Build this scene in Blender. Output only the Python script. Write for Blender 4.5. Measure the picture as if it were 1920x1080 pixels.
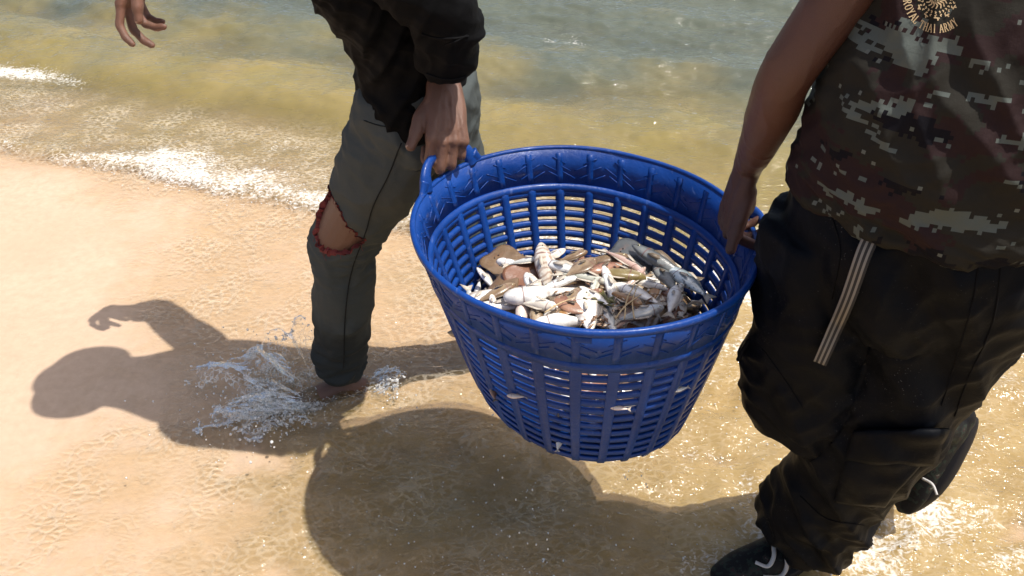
import bpy, bmesh, math, random
import numpy as np
from mathutils import Vector, Matrix, Quaternion
from mathutils.bvhtree import BVHTree

random.seed(7)
for _o in list(bpy.data.objects):
    bpy.data.objects.remove(_o, do_unlink=True)
SC = bpy.context.scene
COL = SC.collection
R = math.radians

# ------------------------------------------------------------------ camera, sky, sun, exposure
CAM_H, PITCH, FPX = 1.6, R(36.0), 1600.0          # eye height, downward pitch, focal length in photo pixels (1920 wide)
cam_d = bpy.data.cameras.new('camera')
cam_d.sensor_width = 36.0
cam_d.lens = 36.0 * FPX / 1920.0
cam_d.clip_start, cam_d.clip_end = 0.02, 600.0
cam = bpy.data.objects.new('camera', cam_d)
COL.objects.link(cam)
cam.location = (0, 0, CAM_H)
cam.rotation_euler = (R(90) - PITCH, 0, 0)
SC.camera = cam

SUNV = Vector((0.390, -0.09, 1.0)).normalized()     # towards the sun
world = bpy.data.worlds.new('World')
SC.world = world
world.use_nodes = True
wt = world.node_tree
wt.nodes.clear()
w_out = wt.nodes.new('ShaderNodeOutputWorld')
w_bg = wt.nodes.new('ShaderNodeBackground')
w_sky = wt.nodes.new('ShaderNodeTexSky')
w_sky.sky_type = 'NISHITA'
w_sky.sun_disc = False
w_sky.sun_elevation = math.asin(SUNV.z)
w_sky.sun_rotation = math.atan2(SUNV.x, SUNV.y)
w_sky.air_density, w_sky.dust_density, w_sky.ozone_density = 1.0, 4.0, 1.0
w_bg.inputs['Strength'].default_value = 0.128
wt.links.new(w_sky.outputs['Color'], w_bg.inputs['Color'])
wt.links.new(w_bg.outputs['Background'], w_out.inputs['Surface'])

sun_d = bpy.data.lights.new('sun', 'SUN')
sun_d.energy = 4.6
sun_d.angle = R(0.53)
sun_d.color = (1.0, 0.955, 0.89)
sun = bpy.data.objects.new('sun', sun_d)
COL.objects.link(sun)
sun.rotation_euler = SUNV.to_track_quat('Z', 'Y').to_euler()
sun.location = SUNV * 20

SC.view_settings.view_transform = 'Standard'
SC.view_settings.look = 'None'
SC.view_settings.gamma = 1.0
SC.view_settings.exposure = 0.30
SC.view_settings.use_curve_mapping = False
SC.render.engine = 'CYCLES'
SC.cycles.use_denoising = True
SC.cycles.use_adaptive_sampling = True
SC.cycles.adaptive_threshold = 0.02
SC.cycles.max_bounces = 8
SC.cycles.transparent_max_bounces = 24
SC.cycles.caustics_reflective = False
SC.cycles.caustics_refractive = False
SC.cycles.sample_clamp_direct = 0.0
SC.cycles.sample_clamp_indirect = 6.0

# ------------------------------------------------------------------ helpers: space
CP, SP = math.cos(PITCH), math.sin(PITCH)
def ray(px, py):
    u, v = (px - 960) / FPX, (540 - py) / FPX
    return Vector((u, CP + v * SP, -SP + v * CP))
def PD(px, py, d):                                  # a point at axial depth d
    return Vector((0, 0, CAM_H)) + ray(px, py) * d
def PZ(px, py, z):                                  # a point at height z
    r = ray(px, py)
    return Vector((0, 0, CAM_H)) + r * ((z - CAM_H) / r.z)
def PYY(px, py, y):                                 # a point at distance y
    r = ray(px, py)
    return Vector((0, 0, CAM_H)) + r * (y / r.y)

# ------------------------------------------------------------------ helpers: noise (vectorised gradient noise)
_rs = np.random.RandomState(11)
_perm = _rs.permutation(256); _perm = np.concatenate([_perm, _perm, _perm])
_grad = _rs.normal(size=(256, 3)); _grad /= np.linalg.norm(_grad, axis=1)[:, None]
def pn(x, y, z=0.0):
    x, y, z = np.broadcast_arrays(np.asarray(x, float), np.asarray(y, float), np.asarray(z, float))
    xi, yi, zi = np.floor(x).astype(int), np.floor(y).astype(int), np.floor(z).astype(int)
    xf, yf, zf = x - xi, y - yi, z - zi
    u, v, w = [t * t * t * (t * (t * 6 - 15) + 10) for t in (xf, yf, zf)]
    out = 0
    for dx in (0, 1):
        for dy in (0, 1):
            for dz in (0, 1):
                h = _perm[_perm[_perm[(xi + dx) & 255] + ((yi + dy) & 255)] + ((zi + dz) & 255)]
                g = _grad[h]
                d = g[..., 0] * (xf - dx) + g[..., 1] * (yf - dy) + g[..., 2] * (zf - dz)
                out = out + d * (u if dx else 1 - u) * (v if dy else 1 - v) * (w if dz else 1 - w)
    return out * 1.5
def fbm(x, y, z=0.0, oct=4):
    a, s, f = 0.0, 1.0, 1.0
    for i in range(oct):
        a = a + s * pn(x * f + 7.3 * i, y * f + 3.1 * i, np.asarray(z) * f + 1.7 * i)
        s *= 0.5; f *= 2.03
    return a
def ridge(x, y, z=0.0):                             # soft-bottomed, sharp-topped folds, -1..1
    return 1.0 - 2.6 * np.abs(pn(x, y, z))
def sst(a, b, x):
    t = np.clip((np.asarray(x, float) - a) / (b - a), 0, 1)
    return t * t * (3 - 2 * t)

# ------------------------------------------------------------------ helpers: objects and meshes
def link(o, parent=None):
    COL.objects.link(o)
    if parent is not None:
        o.parent = parent
    return o
def tag(o, label=None, cat=None, group=None, kind=None):
    if label: o['label'] = label
    if cat: o['category'] = cat
    if group: o['group'] = group
    if kind: o['kind'] = kind
    return o
def empty(name, loc=(0, 0, 0), parent=None):
    o = bpy.data.objects.new(name, None)
    o.empty_display_size = 0.05
    link(o, parent)
    o.location = loc
    bpy.context.view_layer.update()
    return o
def mesh_obj(name, me, material, parent=None, smooth=True, world_space=True):
    """me is in world space; the object keeps world position under a translated parent"""
    if material is not None:
        me.materials.clear(); me.materials.append(material)
    if smooth:
        me.polygons.foreach_set('use_smooth', np.ones(len(me.polygons), bool))
    o = bpy.data.objects.new(name, me)
    link(o, parent)
    if parent is not None and world_space:
        m = Matrix.Identity(4); p = parent
        chain = []
        while p is not None:
            chain.append(p); p = p.parent
        for q in reversed(chain):
            m = m @ q.matrix_parent_inverse @ q.matrix_basis
        o.matrix_parent_inverse = m.inverted()
    return o
class MB:
    """collects vertices and faces for one mesh"""
    def __init__(s): s.v, s.f = [], []
    def add(s, v, f):
        b = len(s.v)
        s.v.extend([tuple(map(float, p)) for p in v]); s.f.extend([tuple(i + b for i in q) for q in f])
        return s
    def mesh(s, name='m'):
        me = bpy.data.meshes.new(name)
        me.from_pydata(s.v, [], s.f); me.update()
        return me
    def build(s, name, material, parent=None, smooth=True, ws=True):
        return mesh_obj(name, s.mesh(name), material, parent, smooth, ws)
def catmull(pts, n):
    """resample a polyline of arrays to n points with a Catmull-Rom spline"""
    p = np.asarray(pts, float)
    if len(p) == 2:
        t = np.linspace(0, 1, n)[:, None]; return p[0] * (1 - t) + p[1] * t
    seg = np.linalg.norm(np.diff(p[:, :3], axis=0), axis=1) + 1e-9
    c = np.concatenate([[0], np.cumsum(seg)])
    t = np.linspace(0, c[-1], n)
    pe = np.vstack([2 * p[0] - p[1], p, 2 * p[-1] - p[-2]])
    out = []
    for tt in t:
        i = min(max(np.searchsorted(c, tt, 'right') - 1, 0), len(p) - 2)
        u = (tt - c[i]) / seg[i]
        a, b, d, e = pe[i], pe[i + 1], pe[i + 2], pe[i + 3]
        out.append(0.5 * (2 * b + (-a + d) * u + (2 * a - 5 * b + 4 * d - e) * u ** 2 + (-a + 3 * b - 3 * d + e) * u ** 3))
    return np.array(out)
def loft(mb, pts, ref=(0, 0, 1), n=20, rings=None, cap=True, round_ends=False):
    """pts: rows (x,y,z,ra,rb): ra along ref (made square to the path), rb across"""
    p = np.array([list(q) + ([q[3]] if len(q) == 4 else []) for q in pts], float)
    rings = rings or max(6, len(p) * 6)
    c = catmull(p, rings)
    if round_ends:
        def endcap(a, b, k=4):
            d = a[:3] - b[:3]; d /= np.linalg.norm(d) + 1e-9
            rr = 0.5 * (a[3] + a[4]); o = []
            for j in range(1, k + 1):
                th = j / k * math.pi / 2 * 0.97
                q = a.copy(); q[:3] = a[:3] + d * rr * math.sin(th); q[3:] = a[3:] * math.cos(th); o.append(q)
            return o
        c = np.array(endcap(c[0], c[1])[::-1] + list(c) + endcap(c[-1], c[-2]))
    T = np.gradient(c[:, :3], axis=0); T /= np.linalg.norm(T, axis=1)[:, None] + 1e-12
    ref = np.asarray(ref, float)
    A = ref[None] - (T @ ref)[:, None] * T
    A /= np.linalg.norm(A, axis=1)[:, None] + 1e-12
    B = np.cross(T, A)
    th = np.arange(n) / n * 2 * math.pi
    V = c[:, None, :3] + A[:, None] * (np.cos(th)[None, :, None] * c[:, None, 3:4]) + B[:, None] * (np.sin(th)[None, :, None] * c[:, None, 4:5])
    m = len(c); f = []
    for i in range(m - 1):
        for j in range(n):
            k = (j + 1) % n
            f.append((i * n + j, i * n + k, (i + 1) * n + k, (i + 1) * n + j))
    if cap:
        f.append(tuple(range(n - 1, -1, -1))); f.append(tuple((m - 1) * n + j for j in range(n)))
    mb.add(V.reshape(-1, 3), f)
    return V
def ball(mb, c, r, rot=None, n=16, m=10):
    r = (r, r, r) if not hasattr(r, '__len__') else r
    v = [(0, 0, r[2])]
    for i in range(1, m):
        ph = math.pi * i / m
        for j in range(n):
            a = 2 * math.pi * j / n
            v.append((r[0] * math.sin(ph) * math.cos(a), r[1] * math.sin(ph) * math.sin(a), r[2] * math.cos(ph)))
    v.append((0, 0, -r[2]))
    f = [(0, 1 + j, 1 + (j + 1) % n) for j in range(n)]
    for i in range(m - 2):
        for j in range(n):
            a, b = 1 + i * n + j, 1 + i * n + (j + 1) % n
            f.append((a, a + n, b + n, b))
    e = len(v) - 1; s0 = 1 + (m - 2) * n
    f += [(e, s0 + (j + 1) % n, s0 + j) for j in range(n)]
    M = rot if rot is not None else Matrix.Identity(3)
    v = [tuple(M @ Vector(p) + Vector(c)) for p in v]
    mb.add(v, f)
def frame(x=None, y=None, z=None):
    """3x3 with the given (unit, roughly square) columns"""
    m = Matrix.Identity(3)
    for i, q in enumerate((x, y, z)):
        m.col[i] = Vector(q).normalized()
    return m
def voxel(mb, size, smooth=4, factor=0.5):
    """one continuous surface round all closed pieces of mb"""
    me = mb.mesh('tmp')
    o = bpy.data.objects.new('tmp', me); COL.objects.link(o)
    r = o.modifiers.new('r', 'REMESH'); r.mode = 'VOXEL'; r.voxel_size = size; r.adaptivity = 0
    if smooth:
        s = o.modifiers.new('s', 'SMOOTH'); s.iterations = smooth; s.factor = factor
    dg = bpy.context.evaluated_depsgraph_get(); dg.update()
    out = bpy.data.meshes.new_from_object(o.evaluated_get(dg))
    bpy.data.objects.remove(o, do_unlink=True); bpy.data.meshes.remove(me)
    return out
def get_co(me):
    a = np.empty(len(me.vertices) * 3); me.vertices.foreach_get('co', a); return a.reshape(-1, 3)
def get_no(me):
    a = np.empty(len(me.vertices) * 3, np.float32); me.vertex_normals.foreach_get('vector', a); return a.reshape(-1, 3).astype(float)
def set_co(me, c):
    me.vertices.foreach_set('co', np.asarray(c, float).ravel()); me.update()
def attr(me, name, val):
    a = me.attributes.new(name, 'FLOAT', 'POINT'); a.data.foreach_set('value', np.asarray(val, np.float32))
def bvh_of(*mes):
    v, f = [], []
    for me in mes:
        b = len(v); v += [tuple(p) for p in get_co(me)]
        f += [tuple(i + b for i in p.vertices) for p in me.polygons]
    return BVHTree.FromPolygons(v, f)
def onto(bvh, px, py, off=0.0):
    """the nearest point of a surface seen at a photo pixel, lifted by off along its normal"""
    d = ray(px, py).normalized()
    h, n, i, t = bvh.ray_cast(Vector((0, 0, CAM_H)), d)
    if h is None:
        h, n, i, t = bvh.find_nearest(PD(px, py, 1.5))
    if n.dot(d) > 0: n = -n
    return h + n * off, n

# ------------------------------------------------------------------ helpers: materials
class NT:
    def __init__(s, name):
        s.m = bpy.data.materials.new(name); s.m.use_nodes = True
        s.t = s.m.node_tree; s.t.nodes.clear()
        s.out = s.t.nodes.new('ShaderNodeOutputMaterial')
    def n(s, typ, _props=None, **ins):
        nd = s.t.nodes.new('ShaderNode' + typ)
        for k, v in (_props or {}).items(): setattr(nd, k, v)
        for k, v in ins.items():
            sock = None
            if k.startswith('i_'): sock = nd.inputs[int(k[2:])]
            else: sock = nd.inputs[k.replace('_', ' ')]
            if hasattr(v, 'is_output') or isinstance(v, bpy.types.NodeSocket): s.t.links.new(v, sock)
            else:
                if isinstance(v, tuple) and len(v) == 3 and sock.type == 'RGBA': v = (*v, 1)
                sock.default_value = v
        return nd
    def math(s, op, a, b=0.0, clamp=False):
        return s.n('Math', {'operation': op, 'use_clamp': clamp}, i_0=a, i_1=b).outputs[0]
    def mix(s, f, a, b, blend='MIX'):
        nd = s.t.nodes.new('ShaderNodeMix'); nd.data_type = 'RGBA'; nd.blend_type = blend
        for i, v in ((0, f), (6, a), (7, b)):
            if isinstance(v, bpy.types.NodeSocket): s.t.links.new(v, nd.inputs[i])
            else: nd.inputs[i].default_value = (*v, 1) if isinstance(v, tuple) and len(v) == 3 else v
        return nd.outputs[2]
    def ramp(s, f, stops, interp='LINEAR'):
        nd = s.t.nodes.new('ShaderNodeValToRGB'); s.t.links.new(f, nd.inputs[0])
        cr = nd.color_ramp; cr.interpolation = interp
        while len(cr.elements) < len(stops): cr.elements.new(0.5)
        for e, (p, c) in zip(cr.elements, stops):
            e.position = p; e.color = (*c, 1) if hasattr(c, '__len__') else (c, c, c, 1)
        return nd.outputs[0]
    def rng(s, v, a, b, c=0.0, d=1.0):
        return s.n('MapRange', None, Value=v, From_Min=a, From_Max=b, To_Min=c, To_Max=d).outputs[0]
    def noise(s, scale, detail=3.0, rough=0.55, vec=None, dist=0.0):
        k = dict(Scale=scale, Detail=detail, Roughness=rough, Distortion=dist)
        if vec is not None: k['Vector'] = vec
        return s.n('TexNoise', None, **k).outputs[0]
    def obj(s): return s.n('TexCoord').outputs['Object']
    def geo(s): return s.n('NewGeometry').outputs['Position']
    def at(s, name): return s.n('Attribute', {'attribute_name': name}).outputs['Fac']
    def scale(s, v, sc): return s.n('Mapping', None, Vector=v, Scale=sc).outputs[0]
    def bump(s, h, dist, strength=1.0, normal=None):
        k = dict(Height=h, Distance=dist, Strength=strength)
        if normal is not None: k['Normal'] = normal
        return s.n('Bump', None, **k).outputs[0]
    def end(s, shader):
        s.t.links.new(shader, s.out.inputs['Surface']); return s.m
    def pbr(s, color, rough=0.5, normal=None, **kw):
        k = dict(Base_Color=color, Roughness=rough)
        if normal is not None: k['Normal'] = normal
        for a, b in kw.items(): k[a] = b
        nd = s.n('BsdfPrincipled', None, **k)
        s.bsdf = nd
        return s.end(nd.outputs[0])
# ------------------------------------------------------------------ the beach: sand and sea
def swash_s(x, y):                                  # distance seaward of the foam line
    return (y + 0.36 * x - 2.42) / 1.063
_eb_y = [0.2, 0.9, 1.135, 1.41, 1.686, 2.04, 2.26, 2.66, 3.02, 4.5, 8.0]
_eb_x = [-0.95, -0.97, -1.01, -1.118, -0.97, -0.95, -1.056, -1.37, -2.03, -6.0, -16.0]
def edge_x(y): return np.interp(y, _eb_y, _eb_x)
def axis_coords(lo, hi, step, far):
    c = list(np.arange(lo, hi + step / 2, step)); s = step
    while c[-1] < far: s *= 1.22; c.append(c[-1] + s)
    s = step
    while c[0] > -far: s *= 1.22; c.insert(0, c[0] - s)
    return np.array(c)
def grid_mesh(name, xs, ys, z, keep=None):
    X, Y = np.meshgrid(xs, ys)
    nx, ny = len(xs), len(ys)
    co = np.stack([X, Y, z], -1).reshape(-1, 3)
    i = (np.arange(ny - 1)[:, None] * nx + np.arange(nx - 1)[None]).ravel()
    q = np.stack([i, i + 1, i + nx + 1, i + nx], -1)
    me = bpy.data.meshes.new(name)
    me.vertices.add(len(co)); me.vertices.foreach_set('co', co.ravel())
    me.loops.add(q.size); me.loops.foreach_set('vertex_index', q.ravel().astype(np.int32))
    me.polygons.add(len(q)); me.polygons.foreach_set('loop_start', (np.arange(len(q)) * 4).astype(np.int32))
    me.update(calc_edges=True)
    return me
def sand_z(X, Y):
    s = swash_s(X, Y)
    d = X - edge_x(Y)
    z = np.where(d < 0, 0.022 * np.minimum(-d, 3.0), -0.012 * np.minimum(d, 1.3))
    z = z * (1 - sst(-0.15, 0.35, s)) + sst(-0.15, 0.35, s) * (-0.02)
    z = z - 0.055 * np.clip(s - 0.1, 0, 30)
    z = z + 0.006 * fbm(X * 2.2, Y * 2.2, 0.3, 2) + 0.0007 * fbm(X * 14, Y * 22, 2.0, 2)
    # low backwash ledge that runs behind the walking leg
    ln = Y - (1.93 + 0.16 * (X + 0.3) + 0.03 * pn(X * 5, 1.0))
    z = z - 0.006 * sst(0.01, -0.012, ln) * sst(-0.62, -0.45, X) * sst(0.9, 0.2, X)
    return z
def wave_fields(X, Y):
    s = swash_s(X, Y)
    wob = 0.05 * pn(X * 1.7 + 4, Y * 1.7) + 0.025 * pn(X * 5.1, Y * 5.1 + 3)
    s1 = s + wob
    lvl = 0.006 + 0.0007 * fbm(X * 6, Y * 9, 5.0, 3)
    # thin film with small chop
    chop = 0.0035 * fbm(X * 13 + 2 * pn(X * 3, Y * 3), Y * 17, 9.0, 3)
    # water piled up around the man on the right and below the basket
    chan = np.maximum(sst(-0.25, 0.55, X) * sst(0.1, 0.9, Y), 0.8 * sst(-1.0, -0.45, X + 0.12 * pn(X * 2.5, Y * 2.5, 6.0)) * sst(1.95, 1.55, Y + 0.1 * pn(X * 3, Y * 3, 1.0)))
    # breaking bore
    a1 = 0.032 * (0.55 + 0.6 * sst(-0.6, 0.6, pn(X * 1.3 + 9, Y * 0.7 + 2))) + 0.012 * sst(-1.3, 0.6, X)
    front1 = sst(-0.035, 0.05, s1)
    h1 = a1 * front1 * (0.3 + 0.7 * np.exp(-np.clip(s1 - 0.05, 0, 9) / 0.22)) * (1 + 0.28 * fbm(X * 16, Y * 16, 1.0, 3))
    s2 = s - 0.68 + 0.10 * pn(X * 0.9 + 1, Y * 0.5 + 7) + 0.03 * pn(X * 4, Y * 4)
    wt2 = 1 - 0.72 * sst(-1.0, 0.5, X)
    front2 = sst(-0.16, 0.11, s2)
    h2 = 0.062 * front2 * wt2 * (0.62 + 0.38 * np.exp(-np.clip(s2, 0, 9) / 0.4)) + 0.02 * sst(-0.1, 0.8, s2) * (1 - wt2)
    sea = sst(0.1, 1.1, s) * (0.35 + 0.65 * sst(-0.1, 0.4, s2))
    # swell and wind chop, crests lying along the shore
    t = X * 0.94 - Y * 0.34
    u = s * 1.06
    wp = u + 0.12 * pn(t * 0.9, u * 0.8, 3.0)
    sw = 0.030 * np.sin(2 * math.pi * wp / 0.78 + 0.6 * pn(t * 1.2, u * 0.4, 8.0) * 3)
    sw = sw + 0.018 * pn(t * 1.6, u * 4.2, 1.0) + 0.014 * pn(t * 3.3 + 5, u * 8.0, 4.0) + 0.010 * pn(t * 8, u * 17, 6.0) + 0.0045 * pn(t * 17, u * 36, 2.0)
    # ripples of the shallow between the two fronts and in the channel
    rip = 0.004 * fbm(t * 11, u * 22, 3.0, 3) * sst(-0.05, 0.3, s)
    rough = chan * sst(0.3, -0.2, s)
    rp2 = rough * (0.013 * fbm(X * 5.5 + 3, Y * 8.5, 2.0, 3) + 0.006 * ridge(X * 7 + 1.5 * pn(X * 4, Y * 4, 1.0), Y * 11, 4.0))
    # rings and a pile of water round the feet
    ring = 0
    for fx, fy, am in ((-0.54, 1.70, 0.020), (0.55, 1.15, 0.014), (0.84, 1.26, 0.018)):
        r = np.hypot(X - fx, Y - fy)
        ring = ring + am * np.exp(-(r / 0.13) ** 2) * (0.4 + np.cos(r * 75) * 0.5) * (1 + 0.7 * fbm(X * 20, Y * 20, fx, 2))
    z = lvl + chop * sst(0.1, -0.1, s) + h1 + h2 + sea * sw + rip + rp2 + ring
    return z, s, s1, s2, front1, front2, wt2, chan
xs = axis_coords(-3.0, 2.6, 0.0125, 160.0)
ys = axis_coords(0.55, 6.3, 0.0125, 240.0)
X, Y = np.meshgrid(xs, ys)
SZ = sand_z(X, Y)
WZ, s_, s1_, s2_, fr1, fr2, wt2_, chan_ = wave_fields(X, Y)
far_calm = sst(40, 8, np.abs(X)) * sst(60, 10, np.abs(Y))
WZ = WZ * far_calm + (1 - far_calm) * np.where(s_ > 0, 0.02, -0.5)
SZ = np.clip(SZ, -3.0, 0.6)

def depth_at(x, y):
    z, *_ = wave_fields(np.array([x]), np.array([y])); return float(z[0])

# sand
nt = NT('wet_sand')
pos = nt.geo()
g1 = nt.noise(900, 2, 0.6, pos); g2 = nt.noise(38, 5, 0.6, pos); g3 = nt.noise(2.3, 3, 0.5, pos)
c = nt.mix(nt.rng(g3, .35, .65), (0.51, 0.362, 0.250), (0.56, 0.412, 0.295))
c = nt.mix(nt.rng(g2, .3, .75), c, (0.46, 0.333, 0.232), 'MIX')
c = nt.mix(nt.math('MULTIPLY', nt.rng(g1, .45, .75), 0.25), c, (0.25, 0.16, 0.09))
vor = nt.n('TexVoronoi', None, Vector=pos, Scale=150.0, Randomness=1.0)
bits = nt.math('MULTIPLY', nt.rng(vor.outputs['Distance'], .16, .08), nt.rng(nt.noise(31, 1, .5, pos), .56, .62))
c = nt.mix(bits, c, (0.62, 0.50, 0.38))
b = nt.bump(g1, 0.0012, 0.4)
b = nt.bump(g2, 0.006, 0.25, b)
M_SAND = nt.pbr(c, nt.rng(g2, .3, .7, .55, .8), b, IOR=1.33)
me = grid_mesh('sand', xs, ys, SZ)
sand = tag(mesh_obj('beach_sand', me, M_SAND), kind='structure')

# sea water: clear film over sand where shallow, silty further out, foam where it breaks, plus painted sun glints
dep = np.clip(WZ - SZ, 0, 5)
turb = 1 - np.exp(-np.clip(dep - 0.016, 0, 9) / 0.060)
turb = np.clip(np.maximum(turb, chan_ * (0.42 + 0.26 * sst(-0.15, 0.45, X)) * sst(0.004, .02, dep)) + 0.16 * fbm(X * 1.6, Y * 2.6, 4.0, 3) * sst(0.0, .03, dep), 0, 1)
f_n = fbm(X * 7, Y * 9, 3.3, 4)
brk = sst(-0.55, 0.35, pn(X * 1.1 + 3.2, Y * 0.6 + 1.1) + 0.15)
foam = np.exp(-((s1_ - 0.03) / 0.060) ** 2) * (0.30 + 0.42 * brk)
foam = foam * (0.35 + 0.65 * sst(-2.2, -1.3, X))
foam += 0.75 * np.exp(-((s1_ - 0.12) / 0.10) ** 2) * brk * sst(-1.75, -1.3, X) * sst(-0.45, -0.9, X)
foam += 0.95 * np.exp(-((s2_ + 0.07) / 0.045) ** 2) * sst(-1.9, -2.3, X)
foam += 0.40 * sst(0.15, 0.7, X) * sst(0.12, -0.1, s_) * np.clip(0.35 + 1.3 * fbm(X * 2.6 + 1, Y * 3.6, 7.0, 3), 0, 1.2) * (0.8 + 0.6 * f_n)  # churned foam; its patchy white flecks also paint in sun glints
for fx, fy, rr, am in ((0.88, 1.20, .18, .30), (0.50, 1.06, .14, .22), (1.15, 1.02, .22, .20), (-0.60, 1.67, .10, .5), (-0.62, 1.66, .17, .35), (-0.36, 1.72, .14, .4), (0.05, 0.98, .18, .35), (1.35, 1.95, .22, .55), (0.80, 2.25, .22, .40), (0.62, 1.9, .25, .25), (0.31, 4.37, .09, .55), (-0.9, 3.1, .12, .2)):  # the small far offshore spot is sun glints painted as foam
    foam += am * np.exp(-(((X - fx) ** 2 + ((Y - fy) * 1.3) ** 2) / rr ** 2)) * (0.75 + 0.8 * f_n)
foam = np.clip(foam + 0.25 * f_n * (foam > 0.03), 0, 1)
chopA = np.clip(sst(0.15, -0.05, s_) * (0.6 + 0.4 * chan_) + 0.75 * sst(-0.05, 0.1, s_) * sst(0.65, 0.4, s2_ + 0.68), 0, 1)

nt = NT('sea_water')
pos = nt.geo()
tu, fo, ch = nt.at('turb'), nt.at('foam'), nt.at('chop')  # foam also carries the painted sun glints
# along-shore stretched ripples
rot = nt.n('Mapping', None, Vector=pos, Rotation=(0, 0, R(20)), Scale=(22, 60, 30)).outputs[0]
r1 = nt.noise(1.0, 3, .55, rot, .4)
rot2 = nt.n('Mapping', None, Vector=pos, Rotation=(0, 0, R(12)), Scale=(34, 58, 40)).outputs[0]
r2 = nt.noise(1.0, 2, .5, rot2, .6)
b = nt.bump(r1, 0.010, nt.rng(ch, 0, 1, .85, .45))
b = nt.bump(r2, 0.0130, nt.rng(ch, 0, 1, .15, .75), b)
wv0 = nt.n('VectorMath', {'operation': 'ADD'}, i_0=pos, i_1=nt.n('VectorMath', {'operation': 'SCALE'}, i_0=nt.n('TexNoise', None, Vector=pos, Scale=9.0, Detail=2.0).outputs[1], Scale=0.06).outputs[0]).outputs[0]
silt = nt.mix(nt.rng(nt.noise(3.2, 4, .55, pos), .35, .65), (0.225, 0.180, 0.060), (0.265, 0.208, 0.082))
silt = nt.mix(nt.at('chan'), silt, nt.mix(nt.rng(nt.noise(5, 4, .6, wv0), .35, .65), (0.34, 0.228, 0.078), (0.42, 0.300, 0.125)))
silt = nt.mix(nt.rng(nt.math('ADD', nt.at('off'), nt.rng(nt.noise(2.1, 3, .5, pos), .3, .7, -.25, .25)), .15, .9), silt, (0.100, 0.112, 0.084))
clear = nt.n('BsdfTransparent', None, Color=(0.975, 0.95, 0.865, 1))
body = nt.n('BsdfDiffuse', None, Color=silt)
# caustic light painted into the thin water as a pale line network
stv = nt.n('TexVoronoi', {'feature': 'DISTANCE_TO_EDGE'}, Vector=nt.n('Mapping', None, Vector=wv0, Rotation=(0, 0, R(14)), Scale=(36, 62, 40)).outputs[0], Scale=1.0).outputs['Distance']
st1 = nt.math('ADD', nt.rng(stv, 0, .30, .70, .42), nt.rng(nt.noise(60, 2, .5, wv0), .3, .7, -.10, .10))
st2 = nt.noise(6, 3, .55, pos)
caustic = nt.math('MULTIPLY', nt.math('MULTIPLY', nt.rng(st1, .50, .70), nt.rng(st2, .36, .62, .15, 1)), nt.math('MULTIPLY', ch, nt.rng(nt.at('chan'), 0, 1, .54, .12)))
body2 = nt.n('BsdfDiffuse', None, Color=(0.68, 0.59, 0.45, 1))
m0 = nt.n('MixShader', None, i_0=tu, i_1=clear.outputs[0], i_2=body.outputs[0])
m1 = nt.n('MixShader', None, i_0=caustic, i_1=m0.outputs[0], i_2=body2.outputs[0])
_unused = nt.n('MixShader', None, i_0=tu, i_1=clear.outputs[0], i_2=body.outputs[0])
gl = nt.n('BsdfGlossy', None, Color=(1, 1, 1, 1), Roughness=nt.rng(ch, 0, 1, .06, .10), Normal=b)
fr = nt.n('Fresnel', None, IOR=1.33, Normal=b)
m2 = nt.n('MixShader', None, i_0=fr.outputs[0], i_1=m1.outputs[0], i_2=gl.outputs[0])
# foam lace, which also draws the painted glint flecks
wv = nt.n('VectorMath', {'operation': 'ADD'}, i_0=pos, i_1=nt.n('VectorMath', {'operation': 'SCALE'}, i_0=nt.n('TexNoise', None, Vector=pos, Scale=26.0, Detail=2.0).outputs[1], Scale=0.035).outputs[0]).outputs[0]
v1 = nt.n('TexVoronoi', {'feature': 'DISTANCE_TO_EDGE'}, Vector=wv, Scale=72.0).outputs['Distance']
v2 = nt.n('TexVoronoi', None, Vector=wv, Scale=125.0).outputs['Distance']
nz = nt.noise(1.0, 3, .58, nt.n('Mapping', None, Vector=wv, Rotation=(0, 0, R(18)), Scale=(60, 105, 80)).outputs[0])
lace = nt.math('ADD', nt.rng(v1, 0.0, 0.30, 0.34, 0.0), nt.math('MULTIPLY', nt.rng(v2, 0.1, 0.6, 1, 0), 0.18))
lace = nt.math('ADD', lace, nt.rng(nz, .3, .72, -0.32, 0.62))
th = nt.math('ADD', lace, nt.math('MULTIPLY', fo, 1.10))
fm = nt.math('MULTIPLY', nt.rng(th, 0.82, 1.46), nt.rng(fo, 0.02, 0.12))
fb = nt.bump(nt.math('ADD', v2, nz), 0.004, 0.5)
foam_sh = nt.n('BsdfDiffuse', None, Color=(0.74, 0.72, 0.67, 1), Normal=fb)
m3 = nt.n('MixShader', None, i_0=nt.math('MULTIPLY', fm, 0.80), i_1=m2.outputs[0], i_2=foam_sh.outputs[0])
bare = nt.n('BsdfTransparent', None, Color=(1, 1, 1, 1))
m4 = nt.n('MixShader', None, i_0=nt.at('film'), i_1=bare.outputs[0], i_2=m3.outputs[0])
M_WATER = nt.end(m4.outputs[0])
me = grid_mesh('sea', xs, ys, WZ)
attr(me, 'chan', np.clip(chan_ * sst(0.25, -0.1, s_), 0, 1).ravel()); attr(me, 'off', sst(0.30, 2.1, s_).ravel()); attr(me, 'film', sst(0.0002, 0.012, WZ - SZ).ravel())
attr(me, 'turb', turb.ravel()); attr(me, 'foam', foam.ravel()); attr(me, 'chop', chopA.ravel())  # foam holds real foam plus the painted sun glints
sea = tag(mesh_obj('sea_water', me, M_WATER), kind='structure')
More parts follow.
